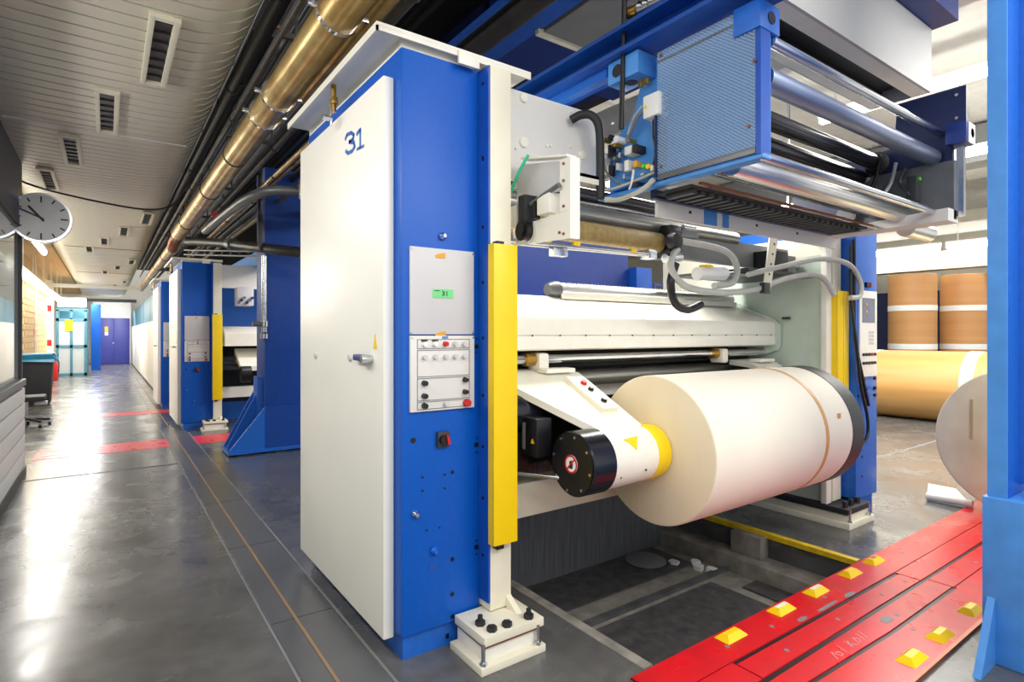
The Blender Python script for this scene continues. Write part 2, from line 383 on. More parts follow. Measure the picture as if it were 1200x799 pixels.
struct(bx('ceiling_left', 'tan_brick', None, -3.6, -1.02, -4, 36, 3.5, 3.6), 'warm toned soffit left of the aisle')
# tan brick wall beyond the office
bw = struct(bx('wall_brick', 'mortar', None, -1.9, -1.62, 17.5, 24.5, 0, 3.5), 'tan brick wall beyond the office')
proto = None
for r in range(22):
    for c in range(9):
        y = 17.5 + c * .78 + (.39 if r % 2 else 0)
        if y + .76 > 24.5: continue
        if proto is None: proto = bx('brick', 'tan_brick', bw, -1.625, -1.605, y, y + .755, .05, .185)
        else: shared(proto, 0, y - 17.5, r * .155)
struct(bx('wall_white_pier', 'white', None, -1.9, -1.5, 24.5, 25.4, 0, 3.3), 'white wall pier behind fire extinguisher')
struct(bx('wall_far_white', 'white', None, -.55, 1.0, 34.6, 34.8, 0, 3.2), 'white wall around the purple doors')
d1 = struct(bx('door_1', 'purple', None, -.32, .93, 34.5, 34.6, 0, 2.28), 'purple double door at the end of the aisle')
bx('door_leaf', 'purple', d1, -.30, .29, 34.46, 34.5, .02, 2.26, .01); bx('door_leaf', 'purple', d1, .31, .91, 34.46, 34.5, .02, 2.26, .01)
bx('door_sign', 'yellow', d1, -.08, .06, 34.45, 34.46, 1.62, 1.85); bx('door_notice', 'sticker_white', d1, -.08, .06, 34.45, 34.46, 1.42, 1.6)
cy('door_handle', 'steel', d1, (.26, 34.45, 1.05), (.26, 34.41, 1.05), .03)

# ================================================================== THE NUMBERED CABINET (31)
YF = 2.38
def cabinet(label, number, cw=1.80):
    t = thing('control_cabinet', label, 'cabinet', (1.29, 3.1, 0), 'press control cabinets')
    build(MB().box(1.085, 1.50, YF, 3.83, .12, 2.80, .006), 'body', 'blue', t)
    build(MB().box(1.105, 1.475, YF + .03, 3.8, 0, .12), 'plinth', 'blue_mid', t)
    dr = build(MB().box(1.03, 1.083, 2.455, 3.825, .095, 2.685, .008), 'door', 'door_white', t)
    # canopy plate with folded rims
    tp = build(MB().box(.955, cw, 2.35, 3.845, 2.845, 2.862).box(.955, .965, 2.35, 3.845, 2.825, 2.846).box(.955, cw, 2.35, 2.36, 2.825, 2.846), 'canopy', 'cream', t)
    build(MB().box(1.09, 1.106, 2.42, 3.83, 2.8, 2.845).box(1.09, 1.48, 2.40, 2.412, 2.8, 2.845), 'canopy_rim', 'cream', tp)
    build(MB().box(1.36, 1.475, 2.335, 2.352, 2.785, 2.85, .003), 'bracket', 'cream', tp)
    if number:
        # numeral 31 on the door
        def yz(px, py): q = PX(px, py, 1.03); return (q.y, q.z)
        n3 = [yz(*q) for q in ((405, 163), (407, 158), (412, 155.5), (415, 158), (414, 163), (409.5, 166.5), (415, 167), (416, 172), (413, 177), (408, 179.5), (405.5, 177))]
        n1 = [yz(*q) for q in ((418.5, 157), (422.5, 152), (422.5, 173))]; n1b = [yz(*q) for q in ((418.5, 175), (426.5, 171))]
        build(MB().stroke(n3, .019, 'x', 1.0275, 1.0295).stroke(n1, .019, 'x', 1.0275, 1.0295).stroke(n1b, .014, 'x', 1.0275, 1.0295), 'numeral', 'blue_mid', dr)
    q = PX(432, 420, 1.03)
    h = build(MB().box(1.0, 1.028, q.y - .05, q.y + .14, q.z - .013, q.z + .018, .006).box(.985, 1.005, q.y - .02, q.y + .03, q.z - .012, q.z + .012, .003), 'handle', 'blue_dark', dr)
    build(MB().cyl((1.03, q.y - .045, q.z), (.975, q.y - .045, q.z), .018), 'handle_knob', 'steel', h)
    for (px, py) in ((370.5, 416), (411, 419)):
        a = PX(px, py, 1.03); build(MB().cyl((1.03, a.y, a.z), (1.018, a.y, a.z), .022, .016), 'lock', 'grey_panel', dr)
    a = PX(440, 400, 1.03)
    build(MB().prism([(a.y - .02, a.z - .035), (a.y + .02, a.z - .035), (a.y, a.z + .035)], 'x', 1.027, 1.0295), 'warning_sticker', 'yellow', dr)
    # brass drain valve on canopy
    v = PX(391, 108, 1.0)
    vv = build(MB().cyl((1.0, v.y, 2.845), (1.0, v.y, 2.70), .014).box(.985, 1.015, v.y - .03, v.y + .03, 2.74, 2.775, .004), 'valve', 'brass', tp)
    build(MB().box(.98, .99, v.y - .01, v.y + .01, 2.62, 2.74, .003).cyl((.99, v.y, 2.66), (.94, v.y, 2.66), .014), 'valve_lever', 'steel', vv)
    # control panel
    cp = build(MB().box(1.122, 1.463, YF - .012, YF, 1.497, 1.90, .003), 'blank_plate', 'grey_panel', t)
    bp = build(MB().box(1.122, 1.463, YF - .016, YF, 1.141, 1.491, .003), 'button_panel', 'light_panel', t)
    for (px, py, w_, h_) in ((516, 299, .052, .028), (516, 391, .055, .024)):
        a = PY(px, py, YF - .012); build(MB().prism([(a.x - w_ / 2, a.z - h_ / 2), (a.x + w_ / 2, a.z - h_ / 2), (a.x + w_ / 2, a.z + h_ / 2), (a.x, a.z + h_ * .3), (a.x - w_ / 2, a.z)], 'y', YF - .0145, YF - .0125), 'tape_scrap', 'tape_orange', cp)
    if number:
        a = PY(519, 344, YF - .012)
        g = build(MB().box(a.x - .055, a.x + .055, YF - .0148, YF - .0125, a.z - .021, a.z + .021), 'green_tape', 'tape_green', cp)
        build(MB().stroke([(a.x - .045, a.z + .012), (a.x - .02, a.z + .013)], .004, 'y', YF - .0156, YF - .015)
              .stroke([(a.x - .005, a.z + .012), (a.x + .008, a.z + .006), (a.x - .002, a.z), (a.x + .008, a.z - .006), (a.x - .006, a.z - .01)], .004, 'y', YF - .0156, YF - .015)
              .stroke([(a.x + .02, a.z + .011), (a.x + .02, a.z - .01)], .004, 'y', YF - .0156, YF - .015), 'handwriting', 'dark_grey', g)
    for (x, z) in ((1.13, 1.89), (1.455, 1.89), (1.13, 1.505), (1.455, 1.505), (1.13, 1.482), (1.455, 1.482)):
        build(MB().cyl((x, YF - .011, z), (x, YF - .02, z), .005, n=8), 'screw', 'steel', cp)
    for (z0, z1) in ((1.43, 1.475), (1.30, 1.425), (1.19, 1.295), (1.15, 1.186)):
        fr = MB(); x0, x1 = 1.155, 1.435
        fr.box(x0, x1, YF - .018, YF - .015, z0, z0 + .003).box(x0, x1, YF - .018, YF - .015, z1 - .003, z1).box(x0, x0 + .003, YF - .018, YF - .015, z0, z1).box(x1 - .003, x1, YF - .018, YF - .015, z0, z1)
        build(fr, 'group_border', 'mid_grey', bp)
    def btn(x, z, m, r=.013, dep=.022): return build(MB().cyl((x, YF - .014, z), (x, YF - .014 - dep, z), r, r * .85, 14), 'button', m, bp)
    xs = [1.19, 1.245, 1.30, 1.352, 1.402]
    for i, x in enumerate(xs):
        btn(x, 1.452, ['sticker_white', 'sticker_white', 'red', 'grey_panel', 'grey_panel'][i])
        if i < 2: build(MB().box(x - .014, x + .014, YF - .026, YF - .015, 1.466, 1.472), 'button_collar', 'black', bp)
        btn(x, 1.392, 'grey_panel', .012)
    for z in (1.272, 1.213, 1.168): btn(1.19, z, 'black', .014, .025)
    for z in (1.278, 1.22): btn(1.407, z, 'black', .013, .025)
    btn(1.30, 1.17, 'grey_panel', .012)
    build(MB().cyl((1.415, YF - .014, 1.166), (1.415, YF - .04, 1.166), .019, .017), 'emergency_button', 'red', bp)
    build(MB().box(1.285, 1.315, YF - .019, YF - .015, 1.478, 1.488), 'lamp_label', 'blue_light', bp)
    # main switch
    a = PY(518, 514, YF)
    sw = build(MB().box(a.x - .032, a.x + .032, YF - .02, YF, a.z - .037, a.z + .037, .004), 'main_switch', 'dark_grey', t)
    build(MB().cyl((a.x - .005, YF - .02, a.z), (a.x - .005, YF - .04, a.z), .021), 'switch_dial', 'black', sw)
    build(MB().prism([(a.x, a.z + .024), (a.x + .012, a.z + .02), (a.x + .022, a.z - .018), (a.x + .008, a.z - .022)], 'y', YF - .048, YF - .02), 'switch_grip', 'red', sw)
    # screws, plugs and holes
    for (px, py, r) in ((484, 516, .013), (558, 406, .012), (558, 521, .012), (530, 553, .009), (495, 559, .005), (521, 556, .005), (495, 575, .005), (521, 572, .005), (500, 621, .004), (515, 618, .004),
                        (558, 641, .012), (530, 655, .010), (530, 696, .010), (530, 722, .010), (558, 397, .004), (558, 413, .004), (558, 513, .004), (558, 530, .004), (558, 633, .004), (558, 649, .004)):
        a = PY(px, py, YF); build(MB().cyl((a.x, YF + .002, a.z), (a.x, YF - .0035, a.z), r, n=14), 'hole_plug', 'black', t)
    for (px, py, m) in ((518, 277, 'steel'), (486, 602, 'steel'), (508, 645, 'blue_mid')):
        a = PY(px, py, YF); build(MB().lathe([(0, .016), (.008, .019), (.014, .017), (.024, .010), (.03, .009)], (a.x, YF, a.z), (0, -1, 0), 16), 'knob', m, t)
    a = PY(508, 663, YF); build(MB().cyl((a.x, YF + .002, a.z), (a.x, YF - .002, a.z), .024), 'round_plug', 'blue_beam', t)
    a = PY(524, 745, YF + .03); build(MB().box(a.x - .008, a.x + .008, YF + .026, YF + .032, a.z - .01, a.z + .01), 'hole_plug', 'black', t)
    return t
cab = cabinet('tall blue press cabinet with white door numbered 31 and button panel', True)
cabf = cabinet('second blue press cabinet along the aisle, beyond the floor stripe', False, 1.65)
cabf.location = (1.29 - .14, 3.1 + 7.72, 0); cabf.scale = (1, 1, .935)
cab3 = copy_tree(cabf); cab3['label'] = 'farthest blue press cabinet, mostly hidden behind the second one'
cab3.location = (1.29 - .2, 3.1 + 10.9, 0); cab3.scale = (1, 1, .91)

# ================================================================== NEAR SIDE FRAME
def side_frame(label):
    t = thing('side_frame', label, 'machine frame', (1.57, 3.0, 0), 'press side frames')
    build(MB().box(1.507, 1.63, 2.29, 3.9, .16, 2.80, .004), 'column', 'cream_warm', t)
    sc = build(MB().box(1.495, 1.507, 2.29, YF - .001, .20, 2.795), 'side_cover', 'blue_beam', t)
    for z in (2.72, 2.36, 2.35, 2.02, 1.75, 1.48, 1.2, .95, .7, .42):
        build(MB().cyl((1.497, 2.335, z), (1.49, 2.335, z), .007, n=10), 'bolt', 'black', sc)
    g = build(MB().box(1.492, 1.63, 2.235, 2.25, .49, 1.93, .004).box(1.492, 1.503, 2.25, 2.285, .49, 1.93).box(1.619, 1.63, 2.25, 2.285, .49, 1.93), 'yellow_guard', 'yellow', t)
    bx('guard_clip', 'black', g, 1.52, 1.56, 2.25, 2.288, 1.93, 1.945); bx('guard_clip', 'black', g, 1.52, 1.56, 2.25, 2.288, .465, .49)
    build(MB().box(1.33, 1.69, 2.09, 2.372, 0, .035, .004), 'base_plate', 'cream_warm', t)
    build(MB().box(1.37, 1.67, 2.125, 2.37, .035, .105, .004), 'base_block', 'cream', t)
    tp = build(MB().box(1.355, 1.69, 2.105, 2.37, .115, .155, .004), 'top_plate', 'cream_warm', t)
    build(MB().box(1.36, 1.685, 2.11, 2.37, .105, .115), 'shim', 'copper', t)
    build(MB().prism([(2.2, .155), (2.29, .155), (2.29, .21)], 'x', 1.60, 1.63), 'gusset', 'cream_warm', t)
    for (x, y) in ((1.405, 2.22), (1.42, 2.145), (1.50, 2.14), (1.625, 2.14)):
        build(MB().cyl((x, y, .155), (x, y, .175), .024, n=6).cyl((x, y, .175), (x, y, .2 if x in (1.405, 1.625) else .18), .012, n=10), 'bolt', 'rubber', tp)
    for (x, y) in ((1.352, 2.11), (1.655, 2.108)):
        build(MB().cyl((x, y, .035), (x, y, .13), .009, n=10).cyl((x, y, .035), (x, y, .05), .017, n=6), 'levelling_screw', 'steel', t)
    return t
sf = side_frame('cream side frame column with yellow guard beside cabinet numbered 31')
sff = copy_tree(sf); sff['label'] = 'cream side frame with yellow guard beside second blue cabinet'
sff.location = (1.57 - .14, 3.0 + 7.72, 0); sff.scale = (1, 1, .935)

# header plate between frames, with round caps
t = thing('header_plate', 'cream header plate with round caps right of blue cabinet top', 'machine panel', (2.2, 2.47, 2.0))
build(MB().prism([(1.64, 2.80), (2.38, 2.80), (2.38, 2.38), (2.0, 2.38), (1.86, 2.30), (1.66, 2.24), (1.66, 1.97), (1.64, 1.97)], 'y', 2.45, 2.49), 'plate', 'light_panel', t)
for (px, py, r) in ((613, 115, .026), (613, 167, .03), (682, 182, .026), (640, 171, .010), (644, 171, .008), (668, 131, .006), (668, 172, .006), (717, 145, .006), (604, 174, .006)):
    a = PY(px, py, 2.45); build(MB().cyl((a.x, 2.45, a.z), (a.x, 2.436, a.z), r, r * .9), 'cap', 'cream', t)
build(MB().box(1.82, 2.27, 2.30, 2.45, 2.36, 2.378).box(1.82, 2.27, 2.30, 2.31, 2.33, 2.378), 'angle_rail', 'cream', t)

# guard box at the roller end
t = thing('roller_end_box', 'white metal bracket box with motor and pulley above yellow guard', 'machine bracket', (1.76, 2.24, 1.95))
pb = build(MB().prism([(2.44, 1.965), (2.0, 1.945), (2.0, 2.075), (2.44, 2.06)], 'x', 1.75, 1.762), 'lower_plate', 'cream', t)
build(MB().box(1.75, 1.81, 1.985, 2.0, 1.945, 2.325).box(1.75, 1.762, 2.0, 2.06, 2.075, 2.325), 'post', 'cream', t)
build(MB().prism([(2.06, 2.325), (2.40, 2.39), (2.44, 2.33), (2.44, 2.2), (2.3, 2.2), (2.2, 2.2), (2.06, 2.18)], 'x', 1.775, 1.785), 'rear_sheet', 'grey_panel', t)
build(MB().prism([(2.0, 2.325), (2.36, 2.4), (2.36, 2.412), (2.0, 2.337)], 'x', 1.74, 1.8), 'top_flange', 'cream', t)
build(MB().cyl((1.70, 2.30, 2.02), (1.765, 2.30, 2.02), .052).cyl((1.69, 2.30, 2.02), (1.70, 2.30, 2.02), .03), 'pulley', 'black', t)
build(MB().lathe([(0, .056), (.012, .056), (.012, .046), (0, .046)], (1.735, 2.30, 2.02), (1, 0, 0)), 'pulley_rim', 'chrome', t)
build(MB().box(1.70, 1.80, 2.27, 2.33, 2.06, 2.2, .01), 'motor', 'rubber', t)
build(MB().box(1.70, 1.76, 2.35, 2.42, 2.05, 2.16, .008), 'motor_mount', 'cream', t)
build(MB().box(1.72, 1.80, 2.10, 2.2, 2.08, 2.18, .008), 'sensor_block', 'cream', t)
tb('arm_bar', 'pipe_grey', t, [(1.73, 2.26, 2.15), (1.73, 2.04, 2.2)], .012)
build(MB().box(1.72, 1.75, 2.21, 2.23, 2.07, 2.17), 'strap', 'black', t)
tb('air_line', 'green_wire', t, [(1.70, 2.45, 2.14), (1.69, 2.38, 2.22), (1.69, 2.3, 2.32), (1.70, 2.24, 2.385)], .008, 8, 5)
tb('grey_hose', 'rubber', t, [(1.72, 2.42, 2.3), (1.71, 2.46, 2.24), (1.71, 2.44, 2.18), (1.72, 2.38, 2.14)], .014, 8, 5)
for (y, z) in ((2.03, 2.3), (2.03, 2.22), (2.03, 2.1), (2.03, 1.97), (2.06, 1.98)): build(MB().cyl((1.75, y, z), (1.744, y, z), .007, n=8), 'bolt', 'copper', t)

# ================================================================== ROLLERS UNDER THE HEADER
def roller(name, m, label, x0, x1, y, z, r, cat='roller', shaft=.4, ends='steel'):
    o = build(MB().lathe([(0, r * .97), (.006, r), (x1 - x0 - .006, r), (x1 - x0, r * .97)], (x0, y, z), (1, 0, 0), 28), name, m, None)
    tag(o, label, cat)
    cy('journal', ends, o, (x0 - .05, y, z), (x0, y, z), r * shaft, n=14); cy('journal', ends, o, (x1, y, z), (x1 + .05, y, z), r * shaft, n=14)
    return o
a = PY(668, 246, 2.52); roller('guide_roller', 'roller_grey', 'long grey steel guide roller above the tan roller', 1.72, 3.92, 2.56, a.z - .005, .06)
roller('guide_roller', 'roller_dark', 'dark guide roller just under the cream angle rail', 1.86, 4.2, 2.62, 2.36, .05)
a = PY(668, 272, 2.5); roller('tan_roller', 'tan_roller', 'short tan rubber covered roller right of white bracket box', 1.8, 2.98, 2.5, a.z + .01, .065)
tag(build(MB().box(1.8, 2.98, 2.6, 2.66, 2.15, 2.21, .006), 'support_bar', 'light_panel', None), 'flat pale support bar between the grey and tan rollers', 'bar')
t = thing('rail_bar', 'double chrome rail with yellow tabs under the tan roller', 'rail', (2.3, 2.42, 1.96))
for dy in (0, .045): tb('rail', 'steel', t, [(1.66, 2.40 + dy, 1.985 - dy * .1), (2.78, 2.40 + dy, 2.0)], .012)
for x in (1.92, 2.13, 2.6): bx('tab', 'yellow', t, x, x + .05, 2.385, 2.4, 1.995, 2.02, .004)
bx('hanger', 'steel', t, 2.0, 2.1, 2.40, 2.45, 1.93, 1.975, .004)
bx('end_block', 'steel', t, 2.75, 2.83, 2.38, 2.46, 1.97, 2.03, .01)

# blue back panels
bk = thing('back_enclosure', 'blue steel enclosure panels behind the press rollers', 'machine panel', (2.6, 4.2, 1.2))
bx('panel', 'blue_dark', bk, 1.64, 4.52, 4.2, 4.26, 1.0, 1.95); bx('panel', 'blue_beam', bk, 1.64, 4.2, 4.12, 4.2, 0, 1.83); bx('panel', 'blue_dark', bk, 1.64, 4.52, 4.2, 4.26, 1.95, 2.5)
bx('post', 'blue_beam', bk, 4.54, 4.78, 4.1, 4.3, 0, 2.2); bx('cross_rail', 'blue_beam', bk, 4.78, 5.5, 4.2, 4.26, 1.78, 1.84)
# gridded blue frame far behind
gf = thing('lattice_frame', 'blue lattice frame far behind the hood', 'frame', (6.6, 5.2, 0))
for z in (1.88, 2.02, 2.16): bx('rail', 'blue_dark', gf, 5.5, 8.1, 5.2, 5.25, z, z + .03)
for i in range(13): bx('bar', 'blue_dark', gf, 5.5 + i * .2, 5.53 + i * .2 + (.1 if i % 4 == 0 else 0), 5.19, 5.2, 0 if i % 4 == 0 else 1.86, 2.2)

# ================================================================== HOOD AND WEB INFEED
hd = thing('infeed_hood', 'long cream hood spanning the press above the paper reel', 'machine hood', (3.15, 2.9, 1.39))
build(MB().prism([(2.64, 1.40), (2.62, 1.415), (2.62, 1.60), (2.66, 1.625), (2.98, 1.755), (3.25, 1.76), (3.25, 1.40)], 'x', 1.66, 4.60), 'hood_body', 'cream', hd)
bx('front_panel', 'cream', hd, 1.66, 4.60, 2.611, 2.62, 1.492, 1.59, .003); bx('front_panel', 'cream', hd, 1.66, 4.60, 2.611, 2.62, 1.408, 1.486, .003)
build(MB().prism([(2.60, 1.36), (2.58, 1.40), (2.58, 1.58), (2.63, 1.63), (2.98, 1.77), (3.1, 1.77), (3.0, 1.5), (2.72, 1.32)], 'x', 4.60, 4.64), 'end_cap', 'pale_green', hd)
for i in range(14): build(MB().cyl((1.8 + i * .21, 2.612, 1.489), (1.8 + i * .21, 2.606, 1.489), .005, n=8), 'screw', 'dark_grey', hd)
lb = tag(build(MB().lathe([(0, .03), (.02, .05), (2.0, .05), (2.02, .04)], (2.5, 2.98, 1.80), (1, 0, 0), 24), 'chrome_bar', 'web_chrome', None), 'long chrome web bar lying along top of cream hood', 'roller')
bx('bar_cradle', 'cream', lb, 2.5, 4.5, 2.905, 2.93, 1.735, 1.775, .003)
build(MB().lathe([(0, .04), (.05, .058), (.09, .058), (.09, .03)], (2.42, 2.98, 1.80), (1, 0, 0), 20), 'end_cap', 'pipe_grey', lb)
hl = MB()
for i in range(60): hl.cyl((2.56 + i * .032, 2.945, 1.842), (2.56 + i * .032, 2.94, 1.848), .006, n=6)
build(hl, 'perforations', 'dark_grey', lb)['kind'] = 'stuff'
tag(bx('interior_backing', 'black', None, 1.66, 4.6, 3.06, 3.2, .62, 1.399), 'black sheet standing in for interior shade behind the reel arms below the hood', 'machine panel')  # black sheet puts the darkness of the press interior into colour
sh = tag(build(MB().cyl((1.65, 2.72, 1.345), (4.6, 2.72, 1.345), .026), 'cross_shaft', 'chrome', None), 'polished cross shaft carrying both reel arms', 'shaft')
for x in (2.03, 3.86):
    k_ = build(MB().lathe([(0, .04), (.07, .04)], (x, 2.72, 1.345), (1, 0, 0), 20), 'collar', 'brass', sh)
    build(MB().box(x + .07, x + .15, 2.66, 2.78, 1.27, 1.385, .02), 'clamp', 'cream', sh)
roller('idle_roller', 'roller_dark', 'dark idle roller behind the cross shaft below hood', 1.72, 4.58, 2.88, 1.33, .05)
roller('idle_roller', 'roller_grey', 'grey idle roller low behind the left reel arm', 1.72, 4.58, 2.92, 1.20, .06)
bx('back_rail', 'light_panel', hd, 1.67, 4.6, 3.0, 3.05, 1.05, 1.13)
tag(build(MB().box(1.645, 4.645, 2.6, 2.74, .45, .645, .006), 'lower_crossbeam', 'cream_warm', None), 'cream lower crossbeam under the reel arms', 'beam')
tag(bx('kick_panel', 'pit_back', None, 1.66, 4.04, 3.2, 3.236, -.295, .6), 'dark streaked steel panel at the back of the pit', 'panel')

# ================================================================== REEL ARMS
RY, RZ, RR = 2.13, .85, .415
def arm(label, labelled=True):
    t = thing('reel_carriage', label, 'reel arm', (2.15, 2.4, .68), 'press reel arms')
    body = build(MB().prism([(2.80, 1.22), (2.6, 1.20), (2.2, .99), (2.2, .70), (2.45, .72), (2.80, .95)], 'x', 2.06, 2.33), 'body', 'black', t)
    xl = 1.74 if labelled else 2.0; cx0 = 1.89 if labelled else 2.0
    b = MB(); top = [(2.05, 2.10, 1.01), (2.36, 2.10, 1.01), (2.36, 2.6, 1.262), (2.36, 2.8, 1.285), (xl, 2.8, 1.285), (xl, 2.6, 1.262)]
    A = [b.bm.verts.new(v) for v in top]; D = [b.bm.verts.new((v[0], v[1], v[2] - .04)) for v in top]
    for idx in ((0, 1, 2, 5), (5, 2, 3, 4)): b.bm.faces.new([A[q] for q in idx]); b.bm.faces.new([D[q] for q in idx][::-1])
    for q in range(6): b.bm.faces.new((A[q], A[(q + 1) % 6], D[(q + 1) % 6], D[q]))
    build(b, 'cover', 'cream', t)
    build(MB().prism([(2.62, 1.22), (2.2, .98), (2.2, .72), (2.4, .8), (2.62, 1.1)], 'x', 2.33, 2.36), 'inner_plate', 'cream', t)
    cl = 2.046 - cx0
    build(MB().lathe([(0, .158), (.006, .163), (cl - .006, .163), (cl, .158)], (cx0, RY, RZ), (1, 0, 0), 40), 'motor_cap', 'black_gloss', t)
    dk = build(MB().cyl((cx0 - .005, RY, RZ), (cx0 - .0005, RY, RZ), .152, n=40), 'cap_disc', 'black', t)
    for i in range(8):
        an = i * math.pi / 4 + .2; build(MB().cyl((cx0 - .01, RY + .138 * math.cos(an), RZ + .138 * math.sin(an)), (cx0 - .004, RY + .138 * math.cos(an), RZ + .138 * math.sin(an)), .007, n=8), 'bolt', 'steel', dk)
    if labelled:   # prohibition sticker
        st = build(MB().cyl((1.882, RY + .0, RZ), (1.885, RY, RZ), .046, n=28), 'prohibition_sticker', 'sticker_white', dk)
        build(MB().lathe([(0, .046), (.002, .046), (.002, .037), (0, .037)], (1.8805, RY, RZ), (1, 0, 0), 28).stroke([(RY - .028, RZ + .028), (RY + .028, RZ - .028)], .008, 'x', 1.8795, 1.8815), 'prohibition_ring', 'red', st)
        build(MB().prism([(RY + .012, RZ - .022), (RY - .012, RZ - .022), (RY - .014, RZ + .004), (RY - .004, RZ + .02), (RY + .01, RZ + .012)], 'x', 1.8808, 1.8818), 'hand_symbol', 'black', st)
    hs = build(MB().lathe([(0, .158), (.012, .158), (.33, .148), (.33, .1)], (2.045, RY, RZ), (1, 0, 0), 40), 'chuck_housing', 'cream', t)
    build(MB().lathe([(0, .150), (.01, .152), (.105, .146), (.114, .08)], (2.37, RY, RZ), (1, 0, 0), 40), 'yellow_ring', 'yellow', t)
    for (x, an) in ((2.09, 3.6), (2.27, 3.5)):
        build(MB().ball((x, RY + .155 * math.cos(an), RZ + .155 * math.sin(an)), .006, 8), 'bolt', 'dark_grey', hs)
    # yellow warning triangle on the housing
    def cyp(x, an, r=.159): return Vector((x, RY + r * math.cos(an), RZ + r * math.sin(an)))
    b = MB(); q = [cyp(2.14, 2.35), cyp(2.25, 2.3), cyp(2.2, 2.75)]
    vs = [b.bm.verts.new(v) for v in q] + [b.bm.verts.new(v - Vector((0, -.003, .003))) for v in q]; b.bm.faces.new(vs[:3]); b.bm.faces.new(vs[5:2:-1])
    for i in range(3): b.bm.faces.new((vs[i], vs[(i + 1) % 3], vs[3 + (i + 1) % 3], vs[3 + i]))
    build(b, 'warning_sticker', 'yellow', hs)
    # push-button box on the sloping cover
    s0, s1 = Vector((2.52, 1.222)), Vector((2.22, 1.070)); d = (s1 - s0).normalized(); nn = Vector((d.y, -d.x)) * (-1 if -d.x > 0 and False else 1)
    if nn.y < 0: nn = -nn
    pad = build(MB().prism([s0 + nn * -.01, s1 + nn * -.01, s1 + nn * .03, s0 + nn * .03], 'x', 2.18, 2.31), 'button_box', 'cream_warm', t)
    for fr, m, r in ((.25, 'red', .02), (.45, 'black_gloss', .018), (.8, 'black_gloss', .019)):
        c = s0 + (s1 - s0) * fr + nn * .03; e = c + nn * .02
        build(MB().cyl((2.245, c.x, c.y), (2.245, e.x, e.y), r, r * .85, 16), 'button', m, pad)
    build(MB().box(2.08, 2.3, 2.56, 2.66, 1.268, 1.295, .008), 'mount_block', 'cream', t)
    if not labelled: return t
    # drive motor and boxes to the left
    build(MB().lathe([(0, .09), (.02, .105), (.26, .105), (.28, .09)], (1.68, 2.52, 1.07), (1, 0, 0), 28), 'drive_motor', 'black_gloss', t)
    jb = build(MB().box(1.80, 1.90, 2.30, 2.44, .86, 1.06, .008), 'junction_box', 'black', t)
    build(MB().box(1.796, 1.80, 2.40, 2.42, .89, 1.03), 'label_strip', 'mid_grey', jb)
    build(MB().prism([(2.32, .93), (2.35, .93), (2.335, .955)], 'x', 1.797, 1.7995), 'warning_sticker', 'yellow', jb)
    build(MB().box(1.70, 1.86, 2.44, 2.70, .78, .97, .008), 'gear_case', 'black', t)
    tb('link_rod', 'steel', t, [(1.66, 2.62, .76), (1.90, 2.22, .76)], .012)
    return t
armL = arm('cream reel arm with black motor cap and yellow ring at left of white reel')
armR = arm('reel arm at far right end of the white paper reel', False)
armR.scale = (-1, 1, 1); armR.location = (6.59 - 2.15, 2.4, .68)

# paper reel on the press
rl = build(MB().lathe([(0, RR - .006), (.006, RR), (1.604, RR), (1.61, RR - .006)], (2.49, RY, RZ), (1, 0, 0), 96), 'paper_reel', 'paper', None)
tag(rl, 'big white newsprint reel mounted on the press arms', 'paper reel')
build(MB().lathe([(0, RR - .012), (.004, RR - .004)], (2.484, RY, RZ), (1, 0, 0), 96), 'reel_face', 'paper_end', rl)
build(MB().lathe([(0, RR + .0005), (0, RR + .0025), (.035, RR + .0025), (.035, RR + .0005)], (3.60, RY, RZ), (1, 0, 0), 96), 'tape_band', 'tape_brown', rl)
b = MB()   # dark wrapper over the far end
for k in range(24):
    pass
build(MB().lathe([(0, RR + .0005), (0, RR + .004), (.16, RR + .004), (.16, RR - .05)], (3.95, RY, RZ), (1, 0, 0), 96), 'end_wrap', 'dark_grey', rl)
a = Vector((3.80, RY - RR * math.cos(.3), RZ + RR * math.sin(.3)))
build(MB().box(3.78, 3.82, a.y - .004, a.y, a.z - .025, a.z + .02), 'tape_scrap', 'tape_brown', rl)

# ================================================================== FAR SIDE FRAME
t = thing('side_frame', 'pale green side frame with yellow guard at right of the reel', 'machine frame', (4.75, 3.0, 0), 'press side frames')
build(MB().prism([(2.22, .16), (3.35, .16), (3.35, 1.9), (3.12, 1.98), (3.02, 2.06), (2.22, 2.14)], 'x', 4.65, 4.72), 'inner_panel', 'pale_green', t)
build(MB().box(4.72, 4.86, 2.2, 3.9, .16, 2.30, .004), 'column', 'cream_warm', t)
build(MB().box(4.60, 4.68, 2.19, 2.235, .16, 2.25, .004), 'edge_post', 'cream', t)
build(MB().box(4.68, 4.86, 2.14, 2.155, .55, 1.84, .004).box(4.68, 4.69, 2.155, 2.195, .55, 1.84).box(4.768, 4.772, 2.136, 2.14, .55, 1.84), 'yellow_guard', 'yellow', t)
build(MB().box(4.60, 5.02, 2.02, 3.3, 0, .05, .004), 'base_plate', 'cream_warm', t)
build(MB().box(4.63, 4.98, 2.05, 3.3, .05, .10, .004), 'base_block', 'cream_warm', t)
tp = build(MB().box(4.60, 4.98, 2.03, 3.3, .115, .155, .004), 'top_plate', 'rubber', t)
for x in (4.66, 4.76, 4.87): build(MB().cyl((x, 2.08, .155), (x, 2.08, .20), .02, n=6), 'bolt', 'rubber', tp)
for x in (4.64, 4.96): build(MB().cyl((x, 2.035, .05), (x, 2.035, .15), .009, n=8).cyl((x, 2.035, .05), (x, 2.035, .065), .016, n=6), 'levelling_screw', 'steel', t)
build(MB().box(4.612, 4.64, 2.5, 2.56, 1.62, 1.64), 'latch', 'dark_grey', t)

